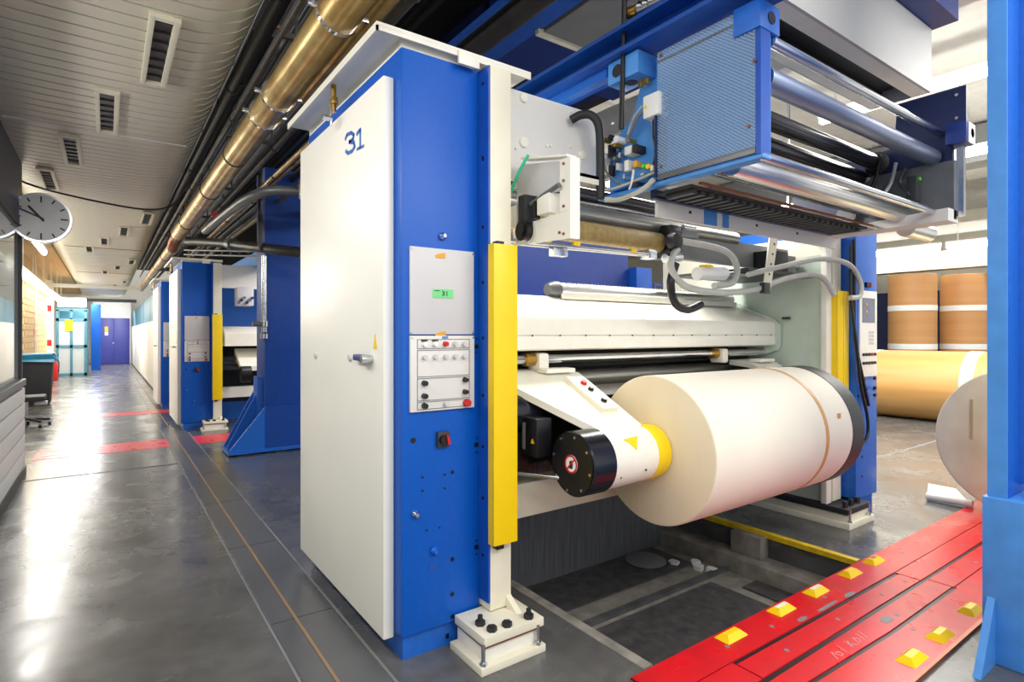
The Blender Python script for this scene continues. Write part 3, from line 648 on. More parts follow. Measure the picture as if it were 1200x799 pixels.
YR = 2.10
t = thing('control_cabinet', 'blue control cabinet with touch screen at the far side of the press', 'cabinet', (5.08, 2.6, 0), 'press control cabinets')
build(MB().box(4.89, 5.27, YR, 3.3, .17, 2.42, .005), 'body', 'blue_mid', t)
bx('plinth', 'blue', t, 5.03, 5.25, YR + .03, 3.28, 0, .17)
def rp(px, py): q = PY(px, py, YR); return q.x, q.z
x0, z1 = rp(1006, 340); x1, z0 = rp(1026, 440)
pn = bx('control_panel', 'cream', t, x0, x1, YR - .012, YR, z0, z1, .003)
scr = bx('screen', 'screen', pn, x0 + .04, x1 - .05, YR - .016, YR - .012, z1 - .26, z1 - .06)
for (dx, dz, m) in ((.05, .14, 'tape_orange'), (.05, .08, 'tape_orange'), (.10, .1, 'blue_light')): bx('screen_mark', m, scr, x0 + .04 + dx, x0 + .04 + dx + .03, YR - .018, YR - .0162, z1 - .26 + dz, z1 - .24 + dz)
for i in range(3):
    for j in range(4): bx('keypad_key', 'grey_panel', pn, x1 - .15 + i * .03, x1 - .128 + i * .03, YR - .016, YR - .012, z1 - .44 + j * .03, z1 - .42 + j * .03)
for j, z in enumerate((.52, .59)):
    for i in range(5): build(MB().cyl((x0 + .05 + i * .05, YR - .012, z1 - z), (x0 + .05 + i * .05, YR - .03, z1 - z), .012, n=10), 'button', 'dark_grey' if not (i == 3 and j == 0) else 'red', pn)
for z in (.72, .80, .86):
    for dx in (.05, .25): build(MB().cyl((x0 + dx, YR - .012, z1 - z), (x0 + dx, YR - .03, z1 - z), .014, n=10), 'button', 'black', pn)
x, z = rp(1016, 334)
bx('indicator', 'black', t, x - .045, x + .04, YR - .02, YR, z - .02, z + .02); bx('indicator', 'red', t, x + .015, x + .04, YR - .024, YR - .02, z - .018, z + .018)
for (px, py) in ((1016, 456), (1024, 456), (1010, 535), (1010, 558), (1005, 464), (1005, 532)):
    x, z = rp(px, py); build(MB().cyl((x, YR + .002, z), (x, YR - .004, z), .011, n=10), 'hole_plug', 'navy', t)

# black cable looping over the right cabinet
tag(tb('looped_cable', 'black', None, [(4.80, 2.10, 2.2), (4.78, 2.09, 1.8), (4.82, 2.07, 1.45), (4.9, 2.07, 1.1), (5.0, 2.06, .82), (4.98, 2.06, .66), (4.8, 2.07, .6), (4.66, 2.1, .66)], .012, 8, 6), 'thin black cable looping down in front of right blue cabinet', 'cable')
tag(tb('drop_cable', 'black', None, [(4.83, 2.09, 2.25), (4.83, 2.085, 1.9), (4.82, 2.08, 1.5), (4.90, 2.065, 1.2), (5.02, 2.06, .92)], .013, 8, 6), 'thick black cable hanging down beside right yellow guard', 'cable')

# hoses, cylinder and clutter under the roller unit at right
for i, (pts, r, m, lab) in enumerate((
    ([(3.05, 2.4, 2.05), (2.95, 2.36, 2.0), (2.92, 2.34, 1.9), (3.05, 2.32, 1.80), (3.4, 2.3, 1.78), (3.8, 2.3, 1.82), (4.2, 2.3, 1.92), (4.5, 2.2, 1.95), (4.62, 2.14, 1.8)], .022, 'hose', 'grey ribbed hose running from roller end to right side frame'),
    ([(3.1, 2.42, 2.12), (3.5, 2.36, 2.08), (3.62, 2.34, 1.98), (3.55, 2.32, 1.86), (3.3, 2.3, 1.82)], .022, 'hose', 'grey hose looped around the white cylinder'),
    ([(3.7, 2.3, 1.92), (4.1, 2.28, 2.0), (4.5, 2.2, 2.08), (4.75, 2.1, 2.05), (4.86, 2.06, 1.92), (4.84, 2.05, 1.8), (4.72, 2.07, 1.78)], .02, 'hose', 'grey hose curling over the right yellow guard'),
    ([(2.98, 2.36, 1.95), (2.93, 2.36, 1.82), (3.0, 2.38, 1.70), (3.15, 2.4, 1.66), (3.3, 2.4, 1.70)], .026, 'black', 'fat black hose sagging below the roller end'))):
    tag(tb('hose', m, None, pts, r, 10, 6), lab, 'hose')
t = thing('pneumatic_cylinder', 'white pneumatic cylinder with yellow cap among grey hoses', 'cylinder', (3.35, 2.36, 1.85))
build(MB().cyl((3.2, 2.36, 1.90), (3.5, 2.36, 1.92), .045), 'barrel', 'white', t); build(MB().box(3.26, 3.34, 2.33, 2.39, 1.945, 1.965, .004), 'cap', 'yellow', t)
build(MB().cyl((3.5, 2.36, 1.92), (3.85, 2.36, 1.935), .015), 'rod', 'steel', t)
t = thing('roller_drive', 'black roller drive mechanism at right end of tan roller', 'mechanism', (3.05, 2.5, 2.0))
build(MB().box(3.0, 3.12, 2.42, 2.58, 2.0, 2.22, .012), 'gear_case', 'black', t); build(MB().lathe([(0, .05), (.06, .05), (.07, .03)], (2.98, 2.40, 2.1), (0, -1, 0), 16), 'pulley', 'rubber', t)
build(MB().box(2.99, 3.07, 2.40, 2.42, 2.12, 2.16, .005), 'red_valve', 'red', t); build(MB().box(3.12, 3.3, 2.42, 2.5, 2.15, 2.21, .006), 'manifold', 'mid_grey', t)
build(MB().cyl((3.08, 2.38, 2.2), (3.2, 2.38, 2.2), .018), 'fitting', 'steel', t); build(MB().cyl((2.9, 2.38, 1.98), (3.05, 2.38, 2.0), .03), 'end_fitting', 'steel', t)
t = thing('hanger_bracket', 'pale perforated bracket strap hanging under the roller unit', 'bracket', (3.88, 2.3, 1.8))
build(MB().prism([(3.86, 1.8), (3.95, 1.8), (4.06, 2.22), (3.95, 2.22)], 'y', 2.28, 2.29), 'strap', 'cream_warm', t)
for i in range(5): build(MB().cyl((3.915 + i * .022, 2.281, 1.86 + i * .075), (3.915 + i * .022, 2.277, 1.86 + i * .075), .009, n=8), 'hole', 'dark_grey', t)
build(MB().box(3.84, 3.92, 2.26, 2.3, 1.79, 1.87, .006), 'clamp', 'black', t)
t = thing('servo_motor', 'black servo motor box right of the perforated strap', 'motor', (4.3, 2.4, 1.95))
build(MB().box(4.12, 4.35, 2.36, 2.52, 1.96, 2.14, .01), 'housing', 'rubber', t); build(MB().box(4.35, 4.5, 2.38, 2.5, 1.98, 2.12, .01), 'flange', 'mid_grey', t); build(MB().cyl((4.5, 2.44, 2.05), (4.62, 2.44, 2.05), .03), 'shaft', 'steel', t)
tag(build(MB().box(3.1, 4.64, 2.52, 2.58, 2.02, 2.2, .006), 'cross_member', 'mid_grey', None), 'grey cross member behind the hoses under the roller unit', 'beam')
tag(build(MB().prism([(2.3, 1.95), (2.95, 1.95), (2.95, 1.97), (2.3, 1.97)], 'x', 3.7, 4.64), 'drip_tray', 'dark_grey', None), 'dark flat tray under the hoses near right frame', 'tray')

# ================================================================== UPPER WEB GUIDE UNIT
X1, X2 = 2.40, 4.46
t = thing('web_guide_unit', 'overhead blue roller unit with perforated side guard and steel rollers', 'roller unit', (3.4, 1.8, 2.2))
sp = build(MB().prism([(1.40, 2.29), (2.37, 2.29), (2.37, 2.56), (2.28, 2.66), (2.19, 2.72), (2.1, 2.98), (1.40, 2.98)], 'x', X1, X1 + .03), 'side_plate', 'blue_light', t)
build(MB().box(X1 - .07, X1, 1.38, 2.40, 2.272, 2.29, .003), 'bottom_flange', 'blue_light', sp)
build(MB().box(X1 - .075, X1, 1.385, 1.41, 2.29, 2.95), 'guard_end', 'blue_beam', sp)
gd = build(MB().box(X1 - .078, X1 - .073, 1.41, 1.955, 2.31, 2.955), 'perforated_guard', 'guard', t)
bx('guard_edge', 'pipe_grey', gd, X1 - .08, X1 - .07, 1.41, 1.955, 2.295, 2.325, .002); bx('guard_edge', 'pipe_grey', gd, X1 - .08, X1 - .07, 1.41, 1.955, 2.90, 2.91)
for (y, z) in ((1.44, 2.93), (1.93, 2.93), (1.44, 2.42), (1.93, 2.36), (1.41, 2.7)): build(MB().cyl((X1 - .078, y, z), (X1 - .086, y, z), .008, n=8), 'bolt', 'copper', gd)
build(MB().box(X1 - .09, X1, 1.955, 1.965, 2.31, 2.72), 'inner_edge', 'navy', sp)
# pneumatic panel
pp = build(MB().prism([(1.97, 2.32), (2.345, 2.32), (2.345, 2.52), (1.97, 2.63)], 'x', X1 - .03, X1), 'valve_panel', 'blue_light', t)
def pxv(px, py): q = PX(px, py, X1 - .05); return q.y, q.z
for (px, py, w_, h_, dep, m) in ((743, 178, .05, .045, .07, 'light_panel'), (738, 195, .03, .06, .05, 'cream'), (748, 193, .022, .035, .05, 'tape_orange'), (756, 195, .02, .02, .04, 'green_dot'), (763, 196, .025, .025, .05, 'yellow'),
                                 (718, 178, .02, .07, .05, 'rubber'), (717, 200, .016, .06, .04, 'rubber'), (723, 187, .03, .02, .05, 'mid_grey'), (752, 176, .03, .04, .08, 'rubber'), (770, 168, .03, .02, .04, 'mid_grey'), (748, 217, .025, .03, .05, 'rubber'), (768, 198, .02, .03, .05, 'light_panel')):
    y, z = pxv(px, py); build(MB().box(X1 - .03 - dep, X1 - .03, y - w_ / 2, y + w_ / 2, z - h_ / 2, z + h_ / 2, .004), 'valve_block', m, pp)
for (px, py, r, m) in ((729, 165, .02, 'sticker_white'), (711, 185, .022, 'sticker_white'), (712, 165, .016, 'brass'), (722, 163, .016, 'rubber')):
    y, z = pxv(px, py); build(MB().cyl((X1 - .03, y, z), (X1 - .10, y, z), r, n=16), 'gauge', m, pp)
for pts, r, m in (([(770, 142), (769, 160), (771, 175), (766, 196)], .006, 'black'), ([(712, 190), (716, 205), (730, 216), (748, 214)], .006, 'mid_grey'), ([(700, 217), (712, 224), (740, 215), (768, 202)], .008, 'hose'), ([(722, 205), (722, 185), (730, 178)], .005, 'black'), ([(748, 200), (744, 215), (740, 222)], .007, 'cream'), ([(762, 130), (750, 140), (742, 155), (735, 165)], .007, 'mid_grey'), ([(758, 126), (746, 140), (738, 158)], .006, 'hose')):
    tb('air_tube', m, pp, [Vector((X1 - .085 + .01 * i, *pxv(*q))) for i, q in enumerate(pts)], r, 8, 5)
for (px, py, w_, h_, dep, m) in ((731, 183, .02, .03, .06, 'steel'), (726, 172, .03, .02, .07, 'brass'), (735, 208, .018, .03, .05, 'steel'), (757, 205, .03, .012, .05, 'steel'), (772, 182, .02, .05, .04, 'rubber'), (727, 196, .012, .04, .05, 'light_panel'), (742, 166, .02, .018, .06, 'brass')):
    y, z = pxv(px, py); build(MB().box(X1 - .03 - dep, X1 - .03, y - w_ / 2, y + w_ / 2, z - h_ / 2, z + h_ / 2, .004), 'valve_block', m, pp)
y, z = pxv(771, 125); jb = build(MB().box(X1 - .10, X1 - .02, y - .045, y + .06, z - .06, z + .06, .01), 'junction_box', 'white', t)
build(MB().prism([(y + .03, z - .01), (y + .05, z - .01), (y + .04, z + .012)], 'x', X1 - .103, X1 - .1005), 'warning_sticker', 'yellow', jb)
for dz in (-.035, .0, .035): build(MB().cyl((X1 - .06, y - .045, z + dz), (X1 - .06, y - .08, z + dz), .012, n=10), 'gland', 'steel', jb)
hb = build(MB().box(X1 - .14, X1, 2.03, 2.25, 2.87, 2.99, .006), 'bearing_box', 'blue_light', t)
build(MB().cyl((X1 - .1405, 2.18, 2.93), (X1 - .1425, 2.18, 2.93), .035), 'bore', 'black', hb); build(MB().cyl((X1 - .07, 2.14, 2.868), (X1 - .07, 2.14, 2.871), .035), 'bore', 'black', hb)
for y in (2.06, 2.1): build(MB().cyl((X1 - .04, y, 2.84), (X1 - .04, y, 2.87), .015, n=6), 'nut', 'brass', hb)
eb = build(MB().box(X1 - .09, X1 + .07, 1.38, 1.51, 2.84, 2.965, .005), 'end_box', 'blue_mid', t)
build(MB().cyl((X1 + .0, 1.3795, 2.90), (X1 + .0, 1.376, 2.90), .028), 'bore', 'black', eb); build(MB().cyl((X1 - .03, 1.45, 2.8395), (X1 - .03, 1.45, 2.837), .03), 'bore', 'black', eb)
# far end plate
sp2 = build(MB().prism([(1.27, 2.85), (1.27, 3.10), (1.66, 3.10), (1.68, 2.8), (2.4, 2.74), (2.4, 2.26), (1.5, 2.24), (1.34, 2.45), (1.34, 2.85)], 'x', X2 + .03, X2 + .06), 'side_plate', 'navy', t)
e2 = build(MB().box(X2 - .04, X2 + .12, 1.25, 1.36, 2.72, 2.85, .005), 'end_box', 'blue_dark', t); build(MB().cyl((X2 + .07, 1.2495, 2.79), (X2 + .07, 1.247, 2.79), .03), 'bore', 'black', e2)
build(MB().box(X2, X2 + .12, 1.247, 1.25, 2.72, 2.85), 'end_face', 'light_panel', e2)
for (y, z) in ((1.32, 3.05), (1.32, 2.9)): build(MB().cyl((X2 + .03, y, z), (X2 + .024, y, z), .01, n=8), 'bolt', 'steel', sp2)
build(MB().box(X2 + .02, X2 + .06, 1.28, 1.32, 2.26, 2.72), 'end_strip', 'steel', sp2)
build(MB().box(X2 - .02, X2 + .025, 1.32, 1.95, 2.24, 2.62), 'inner_sheet', 'pipe_grey', sp2)
build(MB().prism([(1.32, 2.22), (2.1, 2.22), (2.1, 2.26), (1.32, 2.30)], 'x', X2 - .12, X2 + .06), 'lower_plate', 'light_panel', sp2)
def urol(m, y, z, r, x0=X1 + .04, x1=X2, label=None, name='roller'):
    o = build(MB().lathe([(0, r * .5), (0, r * .96), (.006, r), (x1 - x0 - .006, r), (x1 - x0, r * .96), (x1 - x0, r * .5)], (x0, y, z), (1, 0, 0), 32), name, m, t)
    if label: o['label'] = label
    return o
urol('roller_steel', 1.44, 2.665, .052, label='large bright steel roller in front')
urol('steel', 1.405, 2.82, .024, label='thin chrome rod', name='rod')
urol('roller_dark', 1.76, 2.70, .05); urol('roller_dark', 1.88, 2.63, .05); urol('roller_grey', 1.98, 2.62, .05); urol('roller_dark', 2.1, 2.56, .06)
urol('web_chrome', 1.60, 2.31, .055, label='polished lower roller'); urol('roller_dark', 1.71, 2.33, .035)
urol('steel', 1.405, 2.29, .022, X1 - .05, X2 + .06, name='rod'); urol('roller_grey', 1.9, 2.42, .05)
bx('toothed_tray', 'black', t, X1 - .02, X2 - .1, 1.79, 2.02, 2.235, 2.25)
th = MB()
for i in range(26): th.box(X1 + .02 + i * .073, X1 + .055 + i * .073, 1.81, 1.98, 2.215, 2.235)
build(th, 'tray_teeth', 'dark_grey', t)['kind'] = 'stuff'
bx('tray_rim', 'navy', t, X1 - .02, X2 - .1, 2.02, 2.05, 2.225, 2.27); bx('tray_rim', 'copper', t, X1 + .02, X2 - .1, 1.755, 1.775, 2.25, 2.26)
pl = bx('sheet', 'light_panel', t, X1 + .05, X2 + .02, 2.06, 2.08, 2.14, 2.25)
for x in (2.72, 3.4, 3.9): bx('slot', 'black', pl, x, x + .018, 2.056, 2.06, 2.19, 2.205)
for (x, w_) in ((2.86, .12), (3.04, .06)): bx('blue_patch', 'blue_light', pl, x, x + w_, 2.055, 2.06, 2.145, 2.245)
for (y, z) in ((1.78, 2.52), (1.95, 2.36)):
    build(MB().lathe([(0, .07), (.05, .07), (.05, .04)], (X2 - .03, y, z), (-1, 0, 0), 20), 'bearing', 'pipe_grey', t)
bx('vertical_rod', 'steel', t, 3.95, 3.965, 2.14, 2.155, 2.3, 3.2); bx('valve_box', 'dark_grey', t, X2 - .1, X2 - .02, 1.5, 1.56, 2.38, 2.55, .005)
build(MB().cyl((X2 - .06, 1.5, 2.53), (X2 - .06, 1.49, 2.53), .012), 'indicator_lamp', 'green_dot', t)

for (y0, z0, y1, z1, x, m) in ((1.62, 2.66, 1.66, 2.3, 4.36, 'hose'), (1.70, 2.7, 1.72, 2.34, 4.32, 'black'), (1.58, 2.62, 1.52, 2.36, 4.4, 'pipe_grey'), (1.8, 2.6, 1.78, 2.32, 4.38, 'hose')):
    tb('end_cable', m, t, [(x, y0, z0), (x + .03, y0 + .04, (z0 * 2 + z1) / 3), (x - .03, y1 + .03, (z0 + z1 * 2) / 3), (x, y1, z1)], .012, 8, 5)
build(MB().lathe([(0, .075), (.03, .08), (.06, .06), (.09, .06)], (X2 - .02, 1.76, 2.70), (-1, 0, 0), 24), 'bearing', 'pipe_dark', t)
build(MB().lathe([(0, .06), (.40, .06), (.41, .05)], (4.521, 1.62, 2.235), (1, 0, 0), 28), 'drain_drum', 'web_chrome', t)

# black hand rail / bent tube, and black drop cable
tag(tb('bent_tube', 'rubber', None, [(2.14, 2.42, 2.71), (2.18, 2.38, 2.735), (2.22, 2.335, 2.725), (2.25, 2.31, 2.66), (2.26, 2.31, 2.5), (2.26, 2.31, 2.26)], .024, 12, 5), 'thick bent black tube in front of the cream header plate', 'tube')
tag(tb('drop_cable', 'black', None, [(2.26, 2.10, 4.2), (2.26, 2.13, 3.1), (2.25, 2.14, 2.6)], .014, 8), 'straight black cable dropping from above to the valve panel', 'cable')
tag(tb('bottom_pipe', 'hose', None, [(2.27, 2.28, 2.25), (2.30, 2.2, 2.24), (2.31, 2.05, 2.262), (2.31, 1.97, 2.30)], .014, 8, 5), 'grey pipe bending under the valve panel', 'pipe')
t = thing('pipe_fitting', 'brass and chrome pipe fitting at the top of the photo', 'fitting', (2.45, 2.05, 3.25))
q0, q1 = PX(735, 18, 2.3), PX(790, -8, 2.3)
dv = (q1 - q0); build(MB().lathe([(0, .02), (.02, .035), (.08, .035)], q0, dv, 16), 'nut', 'brass', t); build(MB().lathe([(.08, .03), (.1, .04), (.12, .03), (.14, .04), (.16, .03), (.18, .04), (.2, .03), (.8, .03)], q0, dv, 16), 'ribbed_body', 'steel', t)

# ================================================================== OVERHEAD STRUCTURE
def ibeam(name, label, x0, x1, y0, y1, z0, z1, m, fl=.03):
    xm = (x0 + x1) / 2
    o = build(MB().box(x0, x1, y0, y1, z0, z0 + fl), name, m, None); tag(o, label, 'beam')
    bx('web', m, o, xm - .02, xm + .02, y0, y1, z0 + fl, z1 - fl); bx('flange', m, o, x0, x1, y0, y1, z1 - fl, z1)
    return o
ibeam('steel_beam', 'blue steel beam running overhead above cream header plate', 2.22, 2.48, .6, 8, 3.0, 3.14, 'blue_beam', .022)
ibeam('steel_beam', 'blue steel beam behind, next to dark duct above the cabinet', 2.75, 2.93, 2.4, 12, 4.02, 4.2, 'blue_beam')
tag(bx('rail_channel', 'blue_mid', None, 2.30, 2.36, 2.3, 4.2, 2.95, 2.999), 'narrow blue rail under the overhead beam', 'rail')
db = tag(bx('duct_box', 'mid_grey', None, 2.95, 3.9, 2.1, 3.68, 4.0, 4.3, .01), 'dull grey duct box between the overhead beams', 'duct')
bx('end_strip', 'cream_warm', db, 2.9, 3.9, 3.68, 3.73, 3.98, 4.03)
tag(bx('blue_crossbeam', 'blue_dark', None, 2.95, 4.6, 3.85, 4.5, 4.1, 4.69), 'dark blue crossbeam behind grey duct box', 'beam')
tag(bx('slate_panel', 'navy', None, 2.95, 4.6, 4.6, 5.6, 4.2, 4.69), 'slate blue soffit box behind the dark blue crossbeam', 'panel')
tag(cy('dark_duct', 'pipe_dark', None, (2.55, 2.2, 3.95), (2.55, 16, 3.95), .095, n=24), 'fat dark round duct high above the cabinet', 'duct')
t = thing('overhead_housing', 'large pale overhead housing box with dark slot in its underside', 'housing', (3.8, 2.0, 3.25))
build(MB().box(2.3, 4.93, 1.60, 1.62, 3.27, 3.735), 'front_panel', 'housing_grey', t); build(MB().box(4.91, 4.93, 1.62, 2.0, 3.27, 3.735), 'end_panel', 'housing_grey', t)
bx('underside_panel', 'cream', t, 2.3, 4.91, 1.62, 1.72, 3.27, 3.28); bx('underside_panel', 'cream', t, 2.3, 4.91, 1.92, 2.0, 3.27, 3.28); bx('slot_recess', 'dark_grey', t, 2.3, 4.91, 1.72, 1.92, 3.38, 3.39)
bx('slot_side', 'dark_grey', t, 2.3, 4.91, 1.712, 1.72, 3.28, 3.39); bx('slot_side', 'dark_grey', t, 2.3, 4.91, 1.92, 1.928, 3.28, 3.39); bx('rear_panel', 'housing_grey', t, 2.3, 4.93, 2.0, 2.01, 3.27, 3.735)
bx('navy_soffit', 'blue_dark', t, 2.3, 4.96, 1.447, 2.05, 3.74, 3.95); bx('hanger', 'navy', t, 3.6, 3.66, 1.7, 1.76, 3.95, 4.7); bx('hanger', 'navy', t, 4.7, 4.76, 1.7, 1.76, 3.95, 4.7)
q = PZ(1092, 110, 4.2)
tag(bx('white_girder', 'light_panel', None, 5.6, 5.75, -1, 9, 4.2, 4.6), 'pale girder under the bright right ceiling', 'girder')
for i, y in enumerate((1.2, 3.4, 5.8, 8.5)):
    tag(bx('ceiling_purlin', 'light_panel', None, 5.8, 19, y, y + .08, 4.82, 4.94), ['pale purlin under right hall ceiling nearest the blue column', 'second pale purlin under right hall ceiling', 'third pale purlin under right hall ceiling', 'farthest pale purlin under right hall ceiling'][i], 'purlin', 'right hall purlins')
# right-hand beams with fluorescent fittings
tag(bx('wall_girder', 'offwhite_wall', None, 15.2, 15.6, 0, 12, 2.95, 3.35), 'cream girder above the brown paper reels', 'girder')
tag(bx('wall_girder', 'light_panel', None, 15.3, 15.5, 0, 12, 3.75, 3.95), 'thin pale girder above the cream girder', 'girder')
tag(bx('ceiling_beam_grey', 'mid_grey', None, 11.5, 12.0, 0, 12, 4.3, 4.9), 'grey ceiling beam behind the roller unit end', 'beam')
def fixture(x, y0, y1, z, label, m='tube_light', r=.05, top=3.5):
    t = thing('tube_lamp', label, 'lamp', (x, (y0 + y1) / 2, z), 'fluorescent tube lamps')
    bx('housing', 'white', t, x - .06, x + .06, y0, y1, z + .04, z + .1, .004); build(MB().cyl((x, y0 + .03, z), (x, y1 - .03, z), r * .7, n=12), 'tube', m, t)
    for y in (y0 + .2, y1 - .22): bx('suspension', 'white', t, x - .008, x + .008, y, y + .016, z + .1, top)
    for y in (y0, y1 - .03): bx('holder', 'white', t, x - .03, x + .03, y, y + .03, z - .04, z + .04)
    return t
fixture(15.0, 1.2, 4.6, 3.42, 'long tube lamp above the standing brown reels', 'tube_light', .12, 4.95); fixture(15.0, 4.7, 8.2, 3.42, 'long tube lamp beside right blue cabinet, above the girder', 'tube_light', .12, 4.95)
fixture(10.5, 1.0, 3.6, 4.2, 'tube lamp seen just past the end of the roller unit', 'tube_light', .08, 4.95)
fixture(8.2, 1.5, 4.0, 4.5, 'tube lamp hanging nearest the presses under right hall ceiling', 'tube_light', .08, 4.95)
fixture(8.2, 5.2, 8.2, 4.5, 'tube lamp hanging behind the presses under right hall ceiling', 'tube_light', .08, 4.95)
fixture(12.8, 4.2, 7.5, 4.5, 'tube lamp hanging high behind the roller unit', 'tube_light', .08, 4.95)

# ================================================================== RIGHT HALL
def standing_reel(x, y, z0, z1, r, label, band):
    t = build(MB().lathe([(0, r - .01), (.01, r), (z1 - z0 - .01, r), (z1 - z0, r - .01)], (x, y, z0), (0, 0, 1), 48), 'paper_reel', 'kraft', None); tag(t, label, 'paper reel', 'brown reels standing in stacks')
    if band: build(MB().lathe([(0, r + .001), (0, r + .006), (.12, r + .006), (.12, r + .001)], (x, y, z0), (0, 0, 1), 48), 'end_band', 'white', t)
    return t
for i, (px, side) in enumerate(((1069, 'left'), (1131, 'right'))):
    q = PY(px, 391, 5.2 - i * .9); r = .5
    d = 12.6; dr = ray(px, 391); dr = dr / math.hypot(dr.x, dr.y) * 0 + dr
    x, y = dr.x * d, dr.y * d
    rr = .45
    standing_reel(x, y, 0, 1.16, rr, 'bottom brown reel of the %s stack, behind the lying golden reel' % side, False)
    standing_reel(x, y, 1.16, 2.0, rr, 'middle brown kraft reel of the %s stack with white bottom band' % side, True)
    standing_reel(x, y, 2.0, 2.8, rr, 'top brown kraft reel of the %s stack with white bottom band' % side, True)
q = PZ(1035, 484)
gx, gy0 = 11.7, 4.62
g = build(MB().lathe([(0, .57), (.015, .60), (2.485, .60), (2.5, .57)], (gx, gy0, .60), (0, -1, 0), 64), 'paper_reel', 'gold_paper', None); tag(g, 'golden brown paper reel lying on floor with white band', 'paper reel')
build(MB().lathe([(0, .605), (0, .608), (.18, .608), (.18, .605)], (gx, gy0 - 1.38, .60), (0, -1, 0), 64), 'band', 'white', g)
build(MB().lathe([(0, .59), (0, .606), (.06, .606), (.06, .601)], (gx, gy0 + .003, .60), (0, -1, 0), 64), 'end_band', 'white', g)
gr = build(MB().lathe([(0, .585), (.012, .60), (1.6, .60), (1.61, .59)], (5.9, 1.29, .632), (1, 0, 0), 72), 'paper_reel', 'paper_wrap_grey', None); tag(gr, 'grey wrapped reel end seen behind right blue column', 'paper reel')
build(MB().lathe([(0, .58), (.004, .59)], (5.893, 1.29, .632), (1, 0, 0), 72), 'reel_face', 'paper_wrap_grey', gr)
for (y, z0, z1) in ((1.45, .75, 1.05), (1.62, .62, .95), (1.5, .4, .62)): bx('tape_strip', 'wrap_stain', gr, 5.888, 5.892, y, y + .02, z0, z1)
pf = MB(); pts = [PZ(*q, 0) for q in ((1086, 586), (1140, 597), (1120, 576), (1088, 570))]
pf.prism([(p_.x, p_.y) for p_ in pts], 'z', .001, .03)
pap = tag(build(pf, 'paper_scrap', 'paper', None), 'torn cream paper strip on floor before the grey reel', 'paper')
tb('curled_edge', 'paper', pap, [Vector((pts[0].x, pts[0].y, .04)), Vector((pts[1].x, pts[1].y, .05))], .03)
# dark stores behind the reels
tag(bx('storage_rack', 'navy', None, 17.2, 17.8, 4.0, 9, 0, 2.6), 'dark navy rack standing behind the brown reels', 'rack')
t = thing('locker', 'grey white locker unit peeking beside right blue cabinet', 'locker', (12.5, 6.2, 0))
bx('body', 'teal', t, 12.2, 12.8, 5.5, 6.3, 0, 2.2); bx('top_sign', 'white', t, 12.2, 12.8, 5.5, 6.3, 2.2, 2.5); bx('lower_door', 'blue_dark', t, 12.18, 12.2, 5.52, 6.28, .1, 1.4); bx('upper_door', 'teal', t, 12.18, 12.2, 5.52, 6.28, 1.45, 2.15)

# ================================================================== RED TRACK PLATES
trk = thing('reel_track', 'red steel reel track plates laid across the floor', 'track', (3.9, 1.35, 0))
ZT = .013
def plate(poly): return build(MB().prism(poly, 'z', .001, ZT), 'track_plate', 'red_paint', trk)
plate([(1.85, 1.70), (1.85, 1.516), (2.31, 1.516), (4.0, 1.494), (7.6, 1.494), (7.6, 1.70)])
plate([(2.31, 1.490), (3.99, 1.466), (3.99, 1.356), (2.31, 1.366)]); plate([(1.85, 1.509), (2.30, 1.509), (2.30, 1.364), (1.85, 1.364)])
plate([(4.0, 1.488), (7.6, 1.488), (7.6, 1.354), (4.0, 1.354)])
plate([(1.85, 1.336), (4.04, 1.330), (4.04, 1.212), (3.2, 1.212), (2.4, 1.242), (1.85, 1.242)]); plate([(4.05, 1.330), (7.6, 1.330), (7.6, 1.205), (4.05, 1.205)])
plate([(1.85, 1.218), (2.4, 1.218), (3.2, 1.188), (4.05, 1.188), (4.05, 1.198), (7.6, 1.198), (7.6, .985), (1.85, .985)])
bx('track_bed', 'black', trk, 1.85, 7.6, .975, 1.705, .0, .006)
bx('near_edge', 'copper', trk, 1.85, 7.6, .968, .984, 0, .02)
b0 = None
def bumper(x, y, i, row):
    L, W, H_ = .08, .042, .026
    b = MB(); z = ZT
    b.prism([(x - L, z), (x + L, z), (x + L * .62, z + H_), (x - L * .62, z + H_)], 'y', y - W, y + W)
    for v in b.bm.verts:
        if v.co.z > z + .01: v.co.y = y + (v.co.y - y) * .35
    o = build(b, 'bumper', 'yellow', None, 20)
    nm = ['nearest', 'second', 'third', 'fourth', 'fifth']
    tag(o, 'yellow wedge bumper on red track, %s of the row %s' % (nm[i], row), 'bumper', 'yellow track bumpers'); return o
for i, x in enumerate((2.50, 2.96, 3.33, 3.75, 4.08)):
    o = bumper(x, 1.645, i, 'along the pit')
    if i in (1, 2): bx('worn_top', 'cream', o, x - .05, x + .05, 1.634, 1.656, ZT + .026, ZT + .0275)
    if i == 4: bx('hollow', 'copper', o, x - .03, x + .03, 1.634, 1.656, ZT + .026, ZT + .0275)
for i, x in enumerate((3.0, 3.34, 3.78, 4.2)): bumper(x, 1.05, i, 'nearest the blue column')
